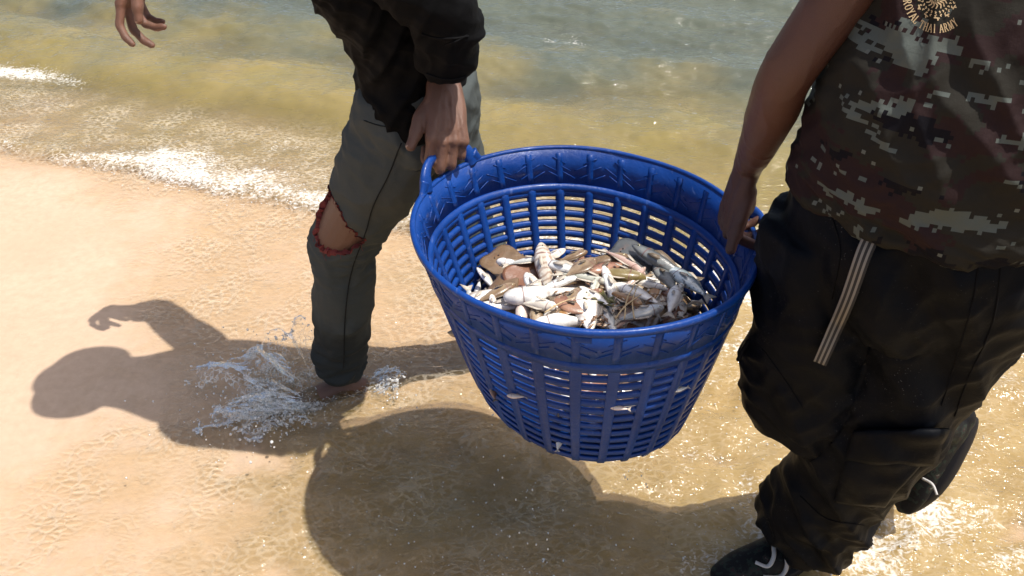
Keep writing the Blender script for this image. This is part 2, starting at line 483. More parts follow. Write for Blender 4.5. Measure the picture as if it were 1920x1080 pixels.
# ------------------------------------------------------------------ the fish basket
BK_H = 0.405
BK_M = Matrix.Translation((0.112, 1.303, 0.392)) @ Matrix.Rotation(R(2.4), 4, 'Y') @ Matrix.Rotation(R(0.8), 4, 'X')
def bk_r(h):                                        # wall radius at height h
    t = h / BK_H
    return 0.205 + 0.095 * t ** 0.80 - 0.018 * max(0, (0.10 - t) / 0.10) ** 2
nt = NT('blue_basket_plastic')
pos = nt.obj()
n1 = nt.noise(9, 4, .6, pos); n2 = nt.noise(220, 3, .6, pos); n3 = nt.noise(60, 4, .65, pos)
c = nt.mix(nt.rng(n1, .3, .7), (0.0025, 0.030, 0.165), (0.006, 0.050, 0.250))
c = nt.mix(nt.math('MULTIPLY', nt.rng(n3, .58, .74), .12), c, (0.08, 0.13, 0.30))
scr = nt.noise(1.0, 3, .6, nt.n('Mapping', None, Vector=pos, Rotation=(.5, .3, .2), Scale=(90, 14, 60)).outputs[0], .5)
c = nt.mix(nt.math('MULTIPLY', nt.rng(scr, .64, .72), .25), c, (0.16, 0.22, 0.42))
mud = nt.math('MULTIPLY', nt.rng(nt.noise(26, 5, .7, pos), .63, .75), .40)
c = nt.mix(mud, c, (0.10, 0.085, 0.06))
b = nt.bump(n2, 0.0008, .5); b = nt.bump(n3, 0.003, .35, b)
M_BLUE = nt.pbr(c, nt.rng(n3, .3, .7, .28, .55), b, Specular_IOR_Level=0.26, Coat_Weight=0.07, Coat_Roughness=0.12)

basket = empty('fish_basket')
basket.matrix_world = BK_M
tag(basket, 'large round blue plastic basket with slotted sides carried between two people', 'basket')
def bk_warp(v):
    # a used, loaded basket: bottom sags to one side, the rim is pulled out at its handles
    x, y, z = v; t = min(max(z / BK_H, 0), 1.3); k = (1 - min(t, 1))
    a = math.atan2(y, x); r = math.hypot(x, y)
    e = 1 + .016 * math.cos(2 * (a - R(165))) * t + .006 * float(pn(math.cos(a) * 2, math.sin(a) * 2, z * 6)) + .010 * k * math.sin(3 * a + 1)
    return (x * e + .030 * k, y * e, z - .17 * x * k - .030 * k * max(0.0, 1 - r / .2) + .0035 * float(pn(math.cos(a) * 1.6 + 5, math.sin(a) * 1.6, 2.0)))
def bk_part(name, mb, smooth=True):
    mb.v = [bk_warp(v) for v in mb.v]
    return mb.build(name, M_BLUE, basket, smooth, ws=False)
def revolve(mb, prof, n=168, a0=0.0, a1=2 * math.pi, closed_prof=True, rfun=None):
    full = abs(a1 - a0 - 2 * math.pi) < 1e-6
    k = n if full else n + 1
    V = []
    for i in range(k):
        a = a0 + (a1 - a0) * i / n
        for (r, h) in prof:
            V.append((r * math.cos(a), r * math.sin(a), h))
    m = len(prof); f = []
    for i in range(n):
        i2 = (i + 1) % k
        for j in range(m if closed_prof else m - 1):
            j2 = (j + 1) % m
            f.append((i * m + j, i2 * m + j, i2 * m + j2, i * m + j2))
    if not full and closed_prof:
        f.append(tuple(range(m - 1, -1, -1))); f.append(tuple((k - 1) * m + j for j in range(m)))
    mb.add(V, f)
NCOL, NROW = 28, 13
LAT0, LAT1 = 0.028, 0.318                           # lattice zone
# base dish
mb = MB()
r0 = bk_r(0.03)
revolve(mb, [(0.001, 0.006), (0.15, 0.004), (0.185, 0.006), (bk_r(0.012), 0.013), (r0, 0.030), (r0 - 0.005, 0.031), (bk_r(0.012) - 0.007, 0.017), (0.183, 0.010), (0.15, 0.009), (0.001, 0.011)])
bk_part('base', mb)
# hoops: the horizontal slats between the slots
hoop_h = [LAT0 + (LAT1 - LAT0) * (i + 0.5) / NROW for i in range(NROW)]
gap = (LAT1 - LAT0) / NROW
for i, h in enumerate(hoop_h):
    mb = MB(); hh = gap * 0.30
    ra, rb = bk_r(h - hh), bk_r(h + hh)
    revolve(mb, [(ra, h - hh), (ra + 0.0012, h - hh + .001), (rb + 0.0012, h + hh - .001), (rb, h + hh), (rb - 0.0062, h + hh - .0006), (ra - 0.0062, h - hh + .0006)])
    bk_part('hoop', mb)
# uprights, each a box that follows the wall
def upright_mesh():
    mb = MB(); m = 16; V = []
    for i in range(m + 1):
        h = LAT0 - 0.006 + (LAT1 - LAT0 + 0.012) * i / m
        r = bk_r(h); w = 0.5 * 0.33 * 2 * math.pi * r / NCOL
        for (dr, k) in ((-0.0085, -0.72), (-0.0095, 0), (-0.0085, 0.72), (0.0008, 1.0), (0.0026, .8), (0.0026, -.8), (0.0008, -1.0)):
            V.append((r + dr, w * k, h))
    f = []; q = 7
    for i in range(m):
        for j in range(q):
            k = (j + 1) % q
            f.append((i * q + j, i * q + k, (i + 1) * q + k, (i + 1) * q + j))
    f.append(tuple(range(q - 1, -1, -1))); f.append(tuple(m * q + j for j in range(q)))
    mb.add(V, f)
    return mb
for i in range(NCOL):
    mb = upright_mesh(); a = 2 * math.pi * (i + 0.5) / NCOL; ca, sa = math.cos(a), math.sin(a)
    mb.v = [(x * ca - y * sa, x * sa + y * ca, z) for x, y, z in mb.v]
    bk_part('upright', mb)
# the step ring between lattice and band
mb = MB(); h = LAT1
revolve(mb, [(bk_r(h) + .0024, h - .009), (bk_r(h) + .0030, h), (bk_r(h) + .0024, h + .010), (bk_r(h) - .004, h + .010), (bk_r(h) - .0088, h + .005), (bk_r(h) - .0095, h + .001), (bk_r(h) - .0085, h - .005), (bk_r(h) - .004, h - .009)])
bk_part('inner_ring', mb)
# upper band
mb = MB(); h0, h1 = LAT1 + 0.008, BK_H - 0.004
revolve(mb, [(bk_r(h0) + .0015, h0), (bk_r(h1) + .0015, h1), (bk_r(h1) - .003, h1), (bk_r(h0) - .003, h0)])
bk_part('upper_band', mb)
# fine herringbone ribs moulded on both faces of the band
mb = MB()
for i in range(NCOL):
    for k in range(5):
        for side in (-1, 1):
            a = 2 * math.pi * (i + 0.12 + 0.76 * (k + 0.5) / 5) / NCOL
            d = 0.055 * (1 if i % 2 else -1)
            pts = []
            for t in (0, .5, 1):
                hh = h0 + 0.014 + (h1 - h0 - 0.028) * ((k % 3) / 3.0 + 0.30 * t)
                r = bk_r(hh) + (0.0018 if side > 0 else -0.0033)
                aa = a + d * (t - 0.5) * 1.7
                pts.append((r * math.cos(aa), r * math.sin(aa), hh, 0.0011, 0.0011))
            loft(mb, pts, (0, 0, 1), 5, 4)
    a = 2 * math.pi * (i + 0.5) / NCOL * 1.0
    for side in (-1, 1):
        pts = []
        for t in (0, .5, 1):
            hh = h0 + 0.004 + (h1 - h0 - 0.012) * t
            r = bk_r(hh) + (0.0015 if side > 0 else -0.003)
            pts.append((r * math.cos(a), r * math.sin(a), hh, 0.0016, 0.008))
        loft(mb, pts, (math.cos(a), math.sin(a), 0), 6, 5)
bk_part('band_ribbing', mb)
# rim lip
mb = MB(); h = BK_H; r = bk_r(h)
revolve(mb, [(r - .0035, h - .008), (r - .0040, h - .001), (r - .0026, h + .0022), (r + .0015, h + .0028), (r + .0052, h + .0012), (r + .0062, h - .003), (r + .0056, h - .009), (r + .0034, h - .0095), (r + .0026, h - .004), (r, h - .004)], n=220)
bk_part('rim', mb)
# two raised grip handles growing out of the rim
def handle(ang, half=0.26, rise=0.060, lean=0.012):
    mb = MB(); pts = []
    for i in range(21):
        t = -1 + 2 * i / 20
        a = ang + half * t
        e = 1 - abs(t) ** 3.2
        up = rise * (e ** 0.55 if e > 0 else 0)
        rr = bk_r(BK_H) + 0.002 + lean * e
        w = 0.0085 + 0.0045 * abs(t) ** 2
        pts.append((rr * math.cos(a), rr * math.sin(a), BK_H - 0.006 + up, w * 0.72, w * 1.15))
    loft(mb, pts, (math.cos(ang), math.sin(ang), 0), 14, 60)
    # gussets at both feet of the grip
    for sg in (-1, 1):
        p2 = []
        for i in range(6):
            t = i / 5
            a = ang + sg * half * (1.0 + 0.42 * t)
            rr = bk_r(BK_H) + 0.002
            p2.append((rr * math.cos(a), rr * math.sin(a), BK_H - 0.004 + 0.020 * (1 - t) ** 2, 0.0062 - 0.002 * t, 0.011 * (1 - t) + 0.003))
        loft(mb, p2, (math.cos(ang), math.sin(ang), 0), 10, 14)
    return bk_part('handle', mb)
HANDLE_L, HANDLE_R = R(147), R(-1)
RISE_L, RISE_R = 0.046, 0.022
handle(HANDLE_L, .24, RISE_L); handle(HANDLE_R, .22, RISE_R)
# small moulded lug on the front of the band
mb = MB(); a = R(-94)
loft(mb, [((bk_r(.385) + .002) * math.cos(a + k * .042), (bk_r(.385) + .002) * math.sin(a + k * .042), .385, .0025, .0065) for k in (-1, 0, 1)], (math.cos(a), math.sin(a), 0), 8, 8)
bk_part('lug', mb)
# ------------------------------------------------------------------ the catch
def fish_mat(name, back, belly, spots=None, metal=0.0, rough=0.28, stripe=None):
    nt = NT(name)
    v = nt.at('side'); p = nt.obj()
    n1 = nt.noise(55, 4, .6, p); n2 = nt.noise(420, 2, .6, p)
    f = nt.math('ADD', v, nt.rng(n1, .2, .8, -.22, .22))
    c = nt.ramp(f, [(0.30, belly), (0.52, tuple(.55 * a + .45 * b for a, b in zip(belly, back))), (0.72, back)])
    if spots:
        c = nt.mix(nt.math('MULTIPLY', nt.rng(nt.noise(130, 2, .5, p), .60, .66), .8), c, spots)
    if stripe:
        w = nt.n('TexWave', None, Vector=p, Scale=30.0, Distortion=9.0, Detail=3.0).outputs['Fac']
        c = nt.mix(nt.math('MULTIPLY', nt.rng(w, .5, .85), .6), c, stripe)
    c = nt.mix(nt.math('MULTIPLY', nt.rng(n1, .60, .72), .45), c, (0.22, 0.10, 0.06))
    n4 = nt.noise(24, 5, .65, p)
    c = nt.mix(nt.math('MULTIPLY', nt.rng(n4, .52, .70), .55), c, tuple(.5 * a for a in back))
    gill = nt.rng(nt.math('ABSOLUTE', nt.math('SUBTRACT', nt.at('len'), nt.rng(v, 0, 1, .20, .235))), .004, .012, 1, 0)
    c = nt.mix(nt.math('MULTIPLY', gill, .75), c, (0.16, 0.05, 0.04))
    b = nt.bump(n2, 0.0006, .5); b = nt.bump(n1, .004, .3, b)
    return nt.pbr(c, nt.rng(n1, .3, .7, rough * .8, rough * 1.5), b, Metallic=metal, Coat_Weight=0.7, Coat_Roughness=0.06)
FM = {
    'white': fish_mat('white_fish_skin', (0.58, 0.52, 0.44), (0.86, 0.84, 0.79)),
    'silver': fish_mat('silver_fish_skin', (0.42, 0.43, 0.40), (0.80, 0.79, 0.75), None, .15, .22),
    'spotted': fish_mat('spotted_fish_skin', (0.42, 0.42, 0.34), (0.72, 0.71, 0.64), (0.12, 0.12, 0.08), .1),
    'brown': fish_mat('brown_fish_skin', (0.165, 0.105, 0.055), (0.36, 0.27, 0.17)),
    'red_brown': fish_mat('reddish_brown_fish_skin', (0.19, 0.085, 0.045), (0.34, 0.18, 0.11)),
    'olive': fish_mat('olive_fish_skin', (0.19, 0.14, 0.045), (0.42, 0.36, 0.22)),
    'pink': fish_mat('pinkish_fish_skin', (0.46, 0.31, 0.25), (0.70, 0.58, 0.50)),
    'grey': fish_mat('dark_grey_fish_skin', (0.075, 0.080, 0.080), (0.24, 0.25, 0.24)),
    'blue_silver': fish_mat('blue_silver_fish_skin', (0.20, 0.25, 0.27), (0.62, 0.68, 0.68), (0.05, .06, .07), .25, .2),
    'barred': fish_mat('barred_fish_skin', (0.50, 0.42, 0.33), (0.72, 0.68, 0.60), None, 0, .28, (0.25, 0.13, 0.07)),
    'orange': fish_mat('orange_brown_fish_skin', (0.30, 0.15, 0.05), (0.46, 0.30, 0.15)),
}
nt = NT('fish_fin'); p = nt.obj()
w = nt.n('TexWave', None, Vector=p, Scale=110.0, Distortion=1.0).outputs['Fac']
M_FIN = nt.pbr(nt.mix(w, (0.50, 0.43, 0.34), (0.60, 0.53, 0.44)), .35, nt.bump(w, .001, .6), Alpha=0.93)
nt = NT('fish_fin_dark'); p = nt.obj()
w = nt.n('TexWave', None, Vector=p, Scale=110.0, Distortion=1.0).outputs['Fac']
M_FIN_D = nt.pbr(nt.mix(w, (0.10, 0.075, 0.05), (0.20, 0.15, 0.10)), .35, nt.bump(w, .001, .6))
nt = NT('fish_eye'); M_EYE = nt.pbr((0.012, 0.012, 0.012), .06)
nt = NT('fish_eye_ring'); M_EYE_R = nt.pbr((0.62, 0.56, 0.36), .25, Metallic=.3)

def slab(mb, pts, thick, bend=None):
    """a thin solid from an outline in the xz plane"""
    n = len(pts)
    c = (sum(p[0] for p in pts) / n, sum(p[1] for p in pts) / n)
    fb = bend or (lambda x, z: 0.0)
    v = [(x, fb(x, z) + thick, z) for x, z in pts] + [(x, fb(x, z) - thick, z) for x, z in pts]
    v += [(c[0], fb(*c) + thick * 1.5, c[1]), (c[0], fb(*c) - thick * 1.5, c[1])]
    f = []
    for i in range(n):
        j = (i + 1) % n
        f += [(i, j, n + j, n + i), (2 * n, j, i), (2 * n + 1, n + i, n + j)]
    mb.add(v, f)
def put(o, loc, heading, pitch, roll):
    o.matrix_world = Matrix.Translation(loc) @ Matrix.Rotation(heading, 4, 'Z') @ Matrix.Rotation(-pitch, 4, 'Y') @ Matrix.Rotation(roll, 4, 'X')
PROFILES = {  # (t, half height, half width, centre lift), as parts of the length
    'round': [(0, .018, .016, 0), (.03, .050, .042, 0), (.10, .095, .070, 0), (.22, .135, .085, 0), (.38, .145, .082, .004), (.55, .115, .062, .006), (.70, .072, .040, .004), (.80, .040, .022, 0), (.84, .036, .014, 0)],
    'slim': [(0, .012, .012, 0), (.03, .032, .030, 0), (.10, .058, .050, 0), (.24, .080, .060, 0), (.45, .080, .058, 0), (.62, .060, .042, 0), (.76, .036, .024, 0), (.84, .026, .012, 0)],
    'deep': [(0, .020, .014, 0), (.03, .065, .034, 0), (.10, .135, .052, .006), (.25, .210, .062, .01), (.42, .220, .060, .01), (.58, .160, .046, .008), (.72, .080, .030, .004), (.82, .042, .016, 0), (.85, .040, .012, 0)],
    'belly': [(0, .026, .028, 0), (.03, .060, .060, -.004), (.10, .100, .090, -.012), (.16, .118, .098, -.016), (.20, .112, .092, -.016), (.28, .135, .104, -.022), (.38, .128, .098, -.02), (.52, .085, .062, -.01), (.66, .055, .036, 0), (.78, .036, .020, 0), (.86, .028, .010, 0)],
    'eel': [(0, .010, .010, 0), (.02, .026, .026, 0), (.08, .042, .040, 0), (.25, .050, .044, 0), (.5, .050, .042, 0), (.72, .040, .030, 0), (.86, .026, .016, 0), (.95, .016, .008, 0)],
}
def make_fish(name, label, shape, skin, loc, length, heading, pitch=0.0, roll=90.0, bend=0.0, seed=0, eyes=True, mouth=True, group=None):
    rnd = random.Random(seed * 31 + 5)
    o = empty(name)
    put(o, loc, R(heading), R(pitch), R(roll))
    tag(o, label, 'fish', group)
    L = length * 1.10
    pr = PROFILES[shape]
    bend = -0.28 * abs(bend)
    by = lambda x: bend * L * ((x / L - .45) ** 2 - .05) if bend else 0.0
    c = catmull([(t * 1.0, a, b, l, 0) for t, a, b, l in pr], 22)
    n = 16; V = []; side = []; ln_ = []
    for (t, a, b, l, _) in c:
        x = L * (0.45 - t)
        for j in range(n):
            th = 2 * math.pi * j / n
            cz, cy = math.cos(th), math.sin(th)
            z = L * (l + a * (abs(cz) ** 0.92) * (1 if cz > 0 else -1)); y = L * b * cy
            V.append((x, y + by(x), z)); side.append(0.5 + 0.42 * cz); ln_.append(t)
    f = []
    m = len(c)
    for i in range(m - 1):
        for j in range(n):
            k = (j + 1) % n
            f.append((i * n + j, (i + 1) * n + j, (i + 1) * n + k, i * n + k))
    f.append(tuple(range(n))); f.append(tuple((m - 1) * n + j for j in range(n - 1, -1, -1)))
    mb = MB(); mb.add(V, f)
    me = mb.mesh('body'); attr(me, 'side', side); attr(me, 'len', ln_)
    body = mesh_obj('body', me, FM[skin], o, world_space=False)
    fin = M_FIN_D if skin in ('brown', 'grey', 'red_brown') else M_FIN
    xe = L * (0.45 - pr[-1][0])
    bz = lambda x, z: by(x)
    def part(nm, pts, th=0.0022, bend_f=bz):
        mb = MB(); slab(mb, [(xe + a * L, b_ * L) for a, b_ in pts], th * L * 3, bend_f)
        return mb.build(nm, fin, o, True, ws=False)
    if shape == 'eel':
        part('tail_fin', [(.05, .016), (-.04, .035), (-.085, .012), (-.085, -.012), (-.04, -.035), (.05, -.016)])
    else:
        k = rnd.uniform(.85, 1.15)
        part('tail_fin', [(.03, .03), (-.06, .085 * k), (-.15, .135 * k), (-.125, .05), (-.095, 0), (-.125, -.05), (-.15, -.135 * k), (-.06, -.085 * k), (.03, -.03)])
    top = max(a for t, a, b, l in pr)
    dh = (lambda t: float(np.interp(t, [q[0] for q in pr], [q[1] + q[3] for q in pr])))
    ts = [.28, .36, .46, .58, .68]
    mb = MB()
    up = [(L * (.45 - t), L * (dh(t) + e)) for t, e in zip(ts, (.01, .055, .045, .03, .004))]
    lo = [(L * (.45 - t), L * (dh(t) - .02)) for t in reversed(ts)]
    slab(mb, up + lo, .004 * L, bz)
    mb.build('dorsal_fin', fin, o, True, ws=False)
    for sg in (-1, 1):
        wy = float(np.interp(.27, [q[0] for q in pr], [q[2] for q in pr]))
        mb = MB()
        pts = [(.19, .0), (.14, .035), (.03, .045), (-.005, .012), (.02, -.02), (.13, -.022)]
        slab(mb, [(a * L, b_ * L - .02 * L) for a, b_ in pts], .003 * L, lambda x, z: by(x) + sg * L * (wy + .008 + max(0, (.17 - x / L)) * .30))
        mb.build('pectoral_fin', fin, o, True, ws=False)
    if eyes:
        for sg in (-1, 1):
            wy = float(np.interp(.09, [q[0] for q in pr], [q[2] for q in pr])); hy = float(np.interp(.09, [q[0] for q in pr], [q[1] for q in pr]))
            r = L * .021
            x = L * (.45 - .09)
            cpt = (x, by(x) + sg * L * wy * .80, L * hy * .38)
            mb = MB(); ball(mb, cpt, (r, r * .75, r), None, 10, 6)
            e = mb.build('eye', M_EYE_R, o, True, ws=False)
            mb = MB(); ball(mb, (cpt[0], cpt[1] + sg * r * .42, cpt[2]), (r * .62, r * .5, r * .62), None, 8, 6)
            mb.build('pupil', M_EYE, e, True, ws=False)
    return o
def make_flat(name, label, skin, under, loc, length, heading, pitch=0.0, roll=0.0, curl=0.0, kind='ray', seed=0, cat='ray', width=0.5):
    """ray or sole: a thin disc body, rippled rim, two skins (upper, under)"""
    rnd = random.Random(seed * 17 + 3)
    o = empty(name); put(o, loc, R(heading), R(pitch), R(roll)); tag(o, label, cat)
    L = length * 1.10; n, m = 40, 9
    def outline(a):
        ca, sa = math.cos(a), math.sin(a)
        if kind == 'ray':
            rr = 0.5 * (1 + .10 * math.cos(2 * a)) * (1 - .10 * math.cos(4 * a))
            return rr * ca, rr * width * 2 * sa
        return 0.5 * ca * (1 - .04 * sa * sa), 0.5 * width * sa * (abs(sa) ** -.18 if abs(sa) > 1e-3 else 1) * (1 - .18 * ca)
    V, side = [], []
    ph = rnd.uniform(0, 6)
    def lift(x, y, q, a):
        return curl * L * (y / (width * L + 1e-6)) ** 2 * .22 + .012 * L * q ** 3 * math.sin(7 * a + ph)
    for sgn in (1, -1):
        for i in range(m + 1):
            q = i / m
            for j in range(n):
                a = 2 * math.pi * j / n
                x, y = outline(a); x *= q * L; y *= q * L
                th = L * (0.050 * (1 - q ** 2) ** .8 * (1 if sgn > 0 else .55) + .0022)
                if kind == 'ray': th += L * .02 * math.exp(-((x / L - .18) ** 2 + (y / L) ** 2) / .02) * (1 if sgn > 0 else .3)
                V.append((x, y, lift(x, y, q, a) + sgn * th)); side.append(.85 if sgn > 0 else .12)
    f = []; off = (m + 1) * n
    for i in range(m):
        for j in range(n):
            k = (j + 1) % n
            f.append((i * n + j, (i + 1) * n + j, (i + 1) * n + k, i * n + k))
            f.append((off + i * n + j, off + i * n + k, off + (i + 1) * n + k, off + (i + 1) * n + j))
    for j in range(n):
        k = (j + 1) % n
        f.append((m * n + j, off + m * n + j, off + m * n + k, m * n + k))
    mb = MB(); mb.add(V, f); me = mb.mesh('body'); attr(me, 'side', side)
    mesh_obj('body', me, FM[skin], o, world_space=False)
    mb = MB()
    if kind == 'ray':
        w = rnd.uniform(-.4, .4)
        loft(mb, [(-.46 * L, 0, 0, .018 * L), (-.7 * L, .08 * w * L, .01 * L, .012 * L), (-.95 * L, .25 * w * L, 0, .007 * L), (-1.15 * L, .5 * w * L, -.01 * L, .003 * L)], (0, 0, 1), 8, 14)
    else:
        slab(mb, [(-.47 * L, .05 * L), (-.60 * L, .075 * L), (-.64 * L, 0), (-.60 * L, -.075 * L), (-.47 * L, -.05 * L)], .005 * L)
        for v in range(len(mb.v)):
            x, y, z = mb.v[v]; mb.v[v] = (x, z, y)
    mb.build('tail', M_FIN_D if skin in ('brown', 'red_brown', 'grey') else M_FIN, o, True, ws=False)
    for sg in (-1, 1):
        mb = MB(); ball(mb, (.27 * L, sg * (.055 if kind == 'ray' else .035) * L, .058 * L), .017 * L, None, 8, 6)
        mb.build('eye', M_EYE, o, True, ws=False)
    return o

def heap_z(x, y):
    q = math.hypot(x - .135, y - 1.30)
    return 0.595 + 0.045 * math.exp(-(q / .17) ** 2) + 0.03 * (x - .1)
def on_heap(px, py, lift=0.012):
    z = 0.62
    for _ in range(6):
        p = PZ(px, py, z); z = heap_z(p.x, p.y) + lift + .006
    return PZ(px, py, z)
def img_heading(deg):
    """picture direction (0 right, 90 up) to a heading on a level heap seen at about 36 degrees"""
    return math.degrees(math.atan2(math.sin(R(deg)) / 0.60, math.cos(R(deg))))

# the jumble underneath, fish nobody could count
def under_heap():
    rnd = random.Random(5)
    groups = {k: (MB(), []) for k in ('white', 'brown', 'silver', 'red_brown')}
    pr = PROFILES['slim']
    c = catmull([(t, a, b, l, 0) for t, a, b, l in pr], 9)
    for i in range(330):
        a = rnd.uniform(0, 2 * math.pi); q = .225 * math.sqrt(rnd.random())
        x, y = .135 + q * math.cos(a), 1.30 + q * math.sin(a)
        z = heap_z(x, y) - rnd.uniform(.006, .05)
        L = rnd.uniform(.05, .10)
        M = Matrix.Translation((x, y, z)) @ Matrix.Rotation(rnd.uniform(0, 6.28), 4, 'Z') @ Matrix.Rotation(rnd.gauss(0, .3), 4, 'Y') @ Matrix.Rotation(rnd.uniform(.8, 2.3), 4, 'X')
        k = rnd.choice(list(groups)); mb, sd = groups[k]
        n = 8; V = []
        wd = rnd.uniform(1.0, 1.9)
        for (t, aa, b, l, _) in c:
            for j in range(n):
                th = 2 * math.pi * j / n
                V.append(M @ Vector((L * (.45 - t), L * b * wd * math.sin(th), L * aa * wd * math.cos(th)))); sd.append(.5 + .42 * math.cos(th))
        f = [(i_ * n + j, (i_ + 1) * n + j, (i_ + 1) * n + (j + 1) % n, i_ * n + (j + 1) % n) for i_ in range(len(c) - 1) for j in range(n)]
        b0 = len(V)
        V += [M @ Vector((L * x_, 0.002 * s_, L * z_)) for s_ in (1, -1) for x_, z_ in ((-.38, .02), (-.52, .10), (-.48, 0), (-.52, -.10), (-.38, -.02))]
        f += [(b0, b0 + 1, b0 + 2), (b0, b0 + 2, b0 + 4), (b0 + 4, b0 + 2, b0 + 3), (b0 + 7, b0 + 6, b0 + 5), (b0 + 9, b0 + 7, b0 + 5), (b0 + 8, b0 + 7, b0 + 9)]
        sd += [.6] * 10
        mb.add(V, f)
    mb = MB(); sd = []; idx = []; mats = []
    for gi, (k, (g, s)) in enumerate(groups.items()):
        mb.add(g.v, g.f); sd += s; idx += [gi] * len(g.f); mats.append(FM[k])
    # dark body of the pile
    V = []; F = []; n = 36; m = 8; inv = BK_M.inverted()
    for i in range(m + 1):
        for j in range(n):
            a = 2 * math.pi * j / n
            hl = .15; q = (bk_r(hl) - .022) * i / m
            w_ = BK_M @ Vector(bk_warp((q * math.cos(a), q * math.sin(a), hl)))
            V.append((w_.x, w_.y, heap_z(w_.x, w_.y) - .03))
    for hl in (.12, .08, .04, .022):
        for j in range(n):
            a = 2 * math.pi * j / n; q = bk_r(hl) - .022
            V.append(tuple(BK_M @ Vector(bk_warp((q * math.cos(a), q * math.sin(a), hl)))))
    for i in range(m + 4):
        for j in range(n):
            F.append((i * n + j, (i + 1) * n + j, (i + 1) * n + (j + 1) % n, i * n + (j + 1) % n))
    mb.add(V, F); sd += [.8] * len(V); idx += [1] * len(F)
    me = mb.mesh('fish_pile'); attr(me, 'side', sd)
    for mt in mats: me.materials.append(mt)
    me.polygons.foreach_set('material_index', np.array(idx, np.int32))
    o = mesh_obj('fish_pile', me, None)
    tag(o, 'small jumbled fish filling the blue basket under the larger ones', 'fish', kind='stuff')
under_heap()

H = img_heading
F = make_fish; G = make_flat
# name, label, shape, skin, place, length, heading, pitch, roll, bend
G('ray', 'brown round ray with pale rim at the back left of the heap', 'brown', None, on_heap(948, 497, .012), .088, H(150), 8, -8, .5, 'ray', 1)
F('fish', 'bright white belly-up fish lying on the brown ray at the back left', 'belly', 'white', on_heap(968, 500, .034), .082, H(170), 8, 160, .3, 2)
F('fish', 'small white fish poking out at the left edge above the brown sole', 'slim', 'white', on_heap(912, 523, .02), .070, H(140), 14, 80, 0, 3)
G('sole', 'flat olive brown sole tilted on the left of the heap', 'brown', None, on_heap(944, 539, .026), .100, H(62), 6, -10, .2, 'sole', 4, 'sole', .52)
G('ray', 'dark reddish brown ray in the middle of the heap behind the puffy white fish', 'red_brown', None, on_heap(992, 521, .02), .085, H(20), 4, 12, .6, 'ray', 5)
F('fish', 'cream fish with brown bars lying nose up the slope at the back', 'round', 'barred', on_heap(1020, 503, .038), .112, H(100), 30, 70, .2, 6)
F('fish', 'slim silver white fish with its nose left behind the centre of the heap', 'slim', 'silver', on_heap(1062, 502, .040), .125, H(160), -6, 75, .5, 7)
F('fish', 'silver fish sloping down to the left across the centre of the heap', 'slim', 'silver', on_heap(1060, 525, .042), .100, H(198), -4, 85, -.3, 8)
F('fish', 'puffy white fish with a round belly and a long pale tail in the centre', 'belly', 'white', on_heap(1018, 547, .040), .150, H(188), -2, 105, -.2, 9)
F('fish', 'reddish brown flat-sided fish right of the puffy white fish tail', 'round', 'red_brown', on_heap(1084, 553, .034), .100, H(8), 0, 80, 0, 10)
F('fish', 'olive yellow slender fish lying across the back right of centre', 'round', 'olive', on_heap(1150, 511, .040), .125, H(-8), -4, 70, .3, 11)
F('fish', 'spotted pale fish with its nose right between the silver and olive fish', 'slim', 'spotted', on_heap(1100, 519, .040), .108, H(-14), -4, 80, .4, 12)
F('fish', 'dull brown long fish at the very back of the heap', 'round', 'brown', on_heap(1122, 489, .026), .125, H(4), 4, 70, .3, 13)
F('fish', 'small brown fish at the back beside the uphill barred fish', 'round', 'brown', on_heap(1070, 481, .030), .072, H(10), 8, 80, .4, 14)
F('fish', 'small white fish behind the head of the uphill barred fish', 'deep', 'white', on_heap(1036, 478, .030), .060, H(15), 12, 80, 0, 15)
F('fish', 'slim pink fish lying over the dark grey ray at the back right', 'slim', 'pink', on_heap(1172, 487, .048), .110, H(-38), -6, 70, .5, 16)
G('ray', 'dark grey ray leaning against the back right of the basket', 'grey', None, on_heap(1186, 483, .026), .085, H(160), 10, -8, .4, 'ray', 17)
F('fish', 'long dark grey fish with its head left at the back right', 'slim', 'grey', on_heap(1240, 490, .044), .140, H(152), 6, 60, -.5, 18)
F('fish', 'shiny bluish silver fish at the far right against the slots', 'round', 'blue_silver', on_heap(1290, 527, .034), .105, H(142), 4, 80, .2, 19)
F('fish', 'dull dark grey fish under the long grey one on the right', 'round', 'grey', on_heap(1248, 520, .026), .095, H(120), 0, 80, .2, 20)
F('fish', 'white fish bent double right of the centre', 'slim', 'white', on_heap(1148, 538, .044), .115, H(112), 8, 100, 1.2, 21)
F('fish', 'pinkish brown fish on the right beside the orange brown one', 'round', 'red_brown', on_heap(1233, 541, .036), .080, H(-28), 0, 80, .3, 22)
F('fish', 'orange brown fish on the right half hidden by straw', 'deep', 'orange', on_heap(1218, 553, .036), .072, H(70), 10, 70, 0, 23)
F('fish', 'pale fish with silver flank in front of the green weed', 'slim', 'silver', on_heap(1146, 574, .030), .095, H(10), 0, 85, .3, 24)
F('fish', 'oval white fish standing on edge at the front centre', 'deep', 'white', on_heap(1101, 586, .042), .098, H(102), 20, 84, .2, 25)
F('fish', 'large white belly-up fish against the front rim', 'belly', 'white', on_heap(1062, 604, .030), .130, H(188), 0, 170, .2, 26)
F('fish', 'pinkish white fish belly against the front rim left of centre', 'belly', 'pink', on_heap(978, 600, .026), .110, H(70), 6, 150, 0, 27)
F('fish', 'dark brown stubby fish between the pink and white bellies at the front', 'round', 'brown', on_heap(1006, 594, .036), .082, H(78), 8, 100, .2, 28)
G('ray', 'small brown ray at the front left of the heap', 'brown', None, on_heap(944, 594, .024), .075, H(80), 10, 8, .6, 'ray', 29)
F('fish', 'thin white fish with forked tail lying left of the puffy white fish', 'slim', 'white', on_heap(950, 570, .036), .125, H(186), 0, 85, -.5, 30)
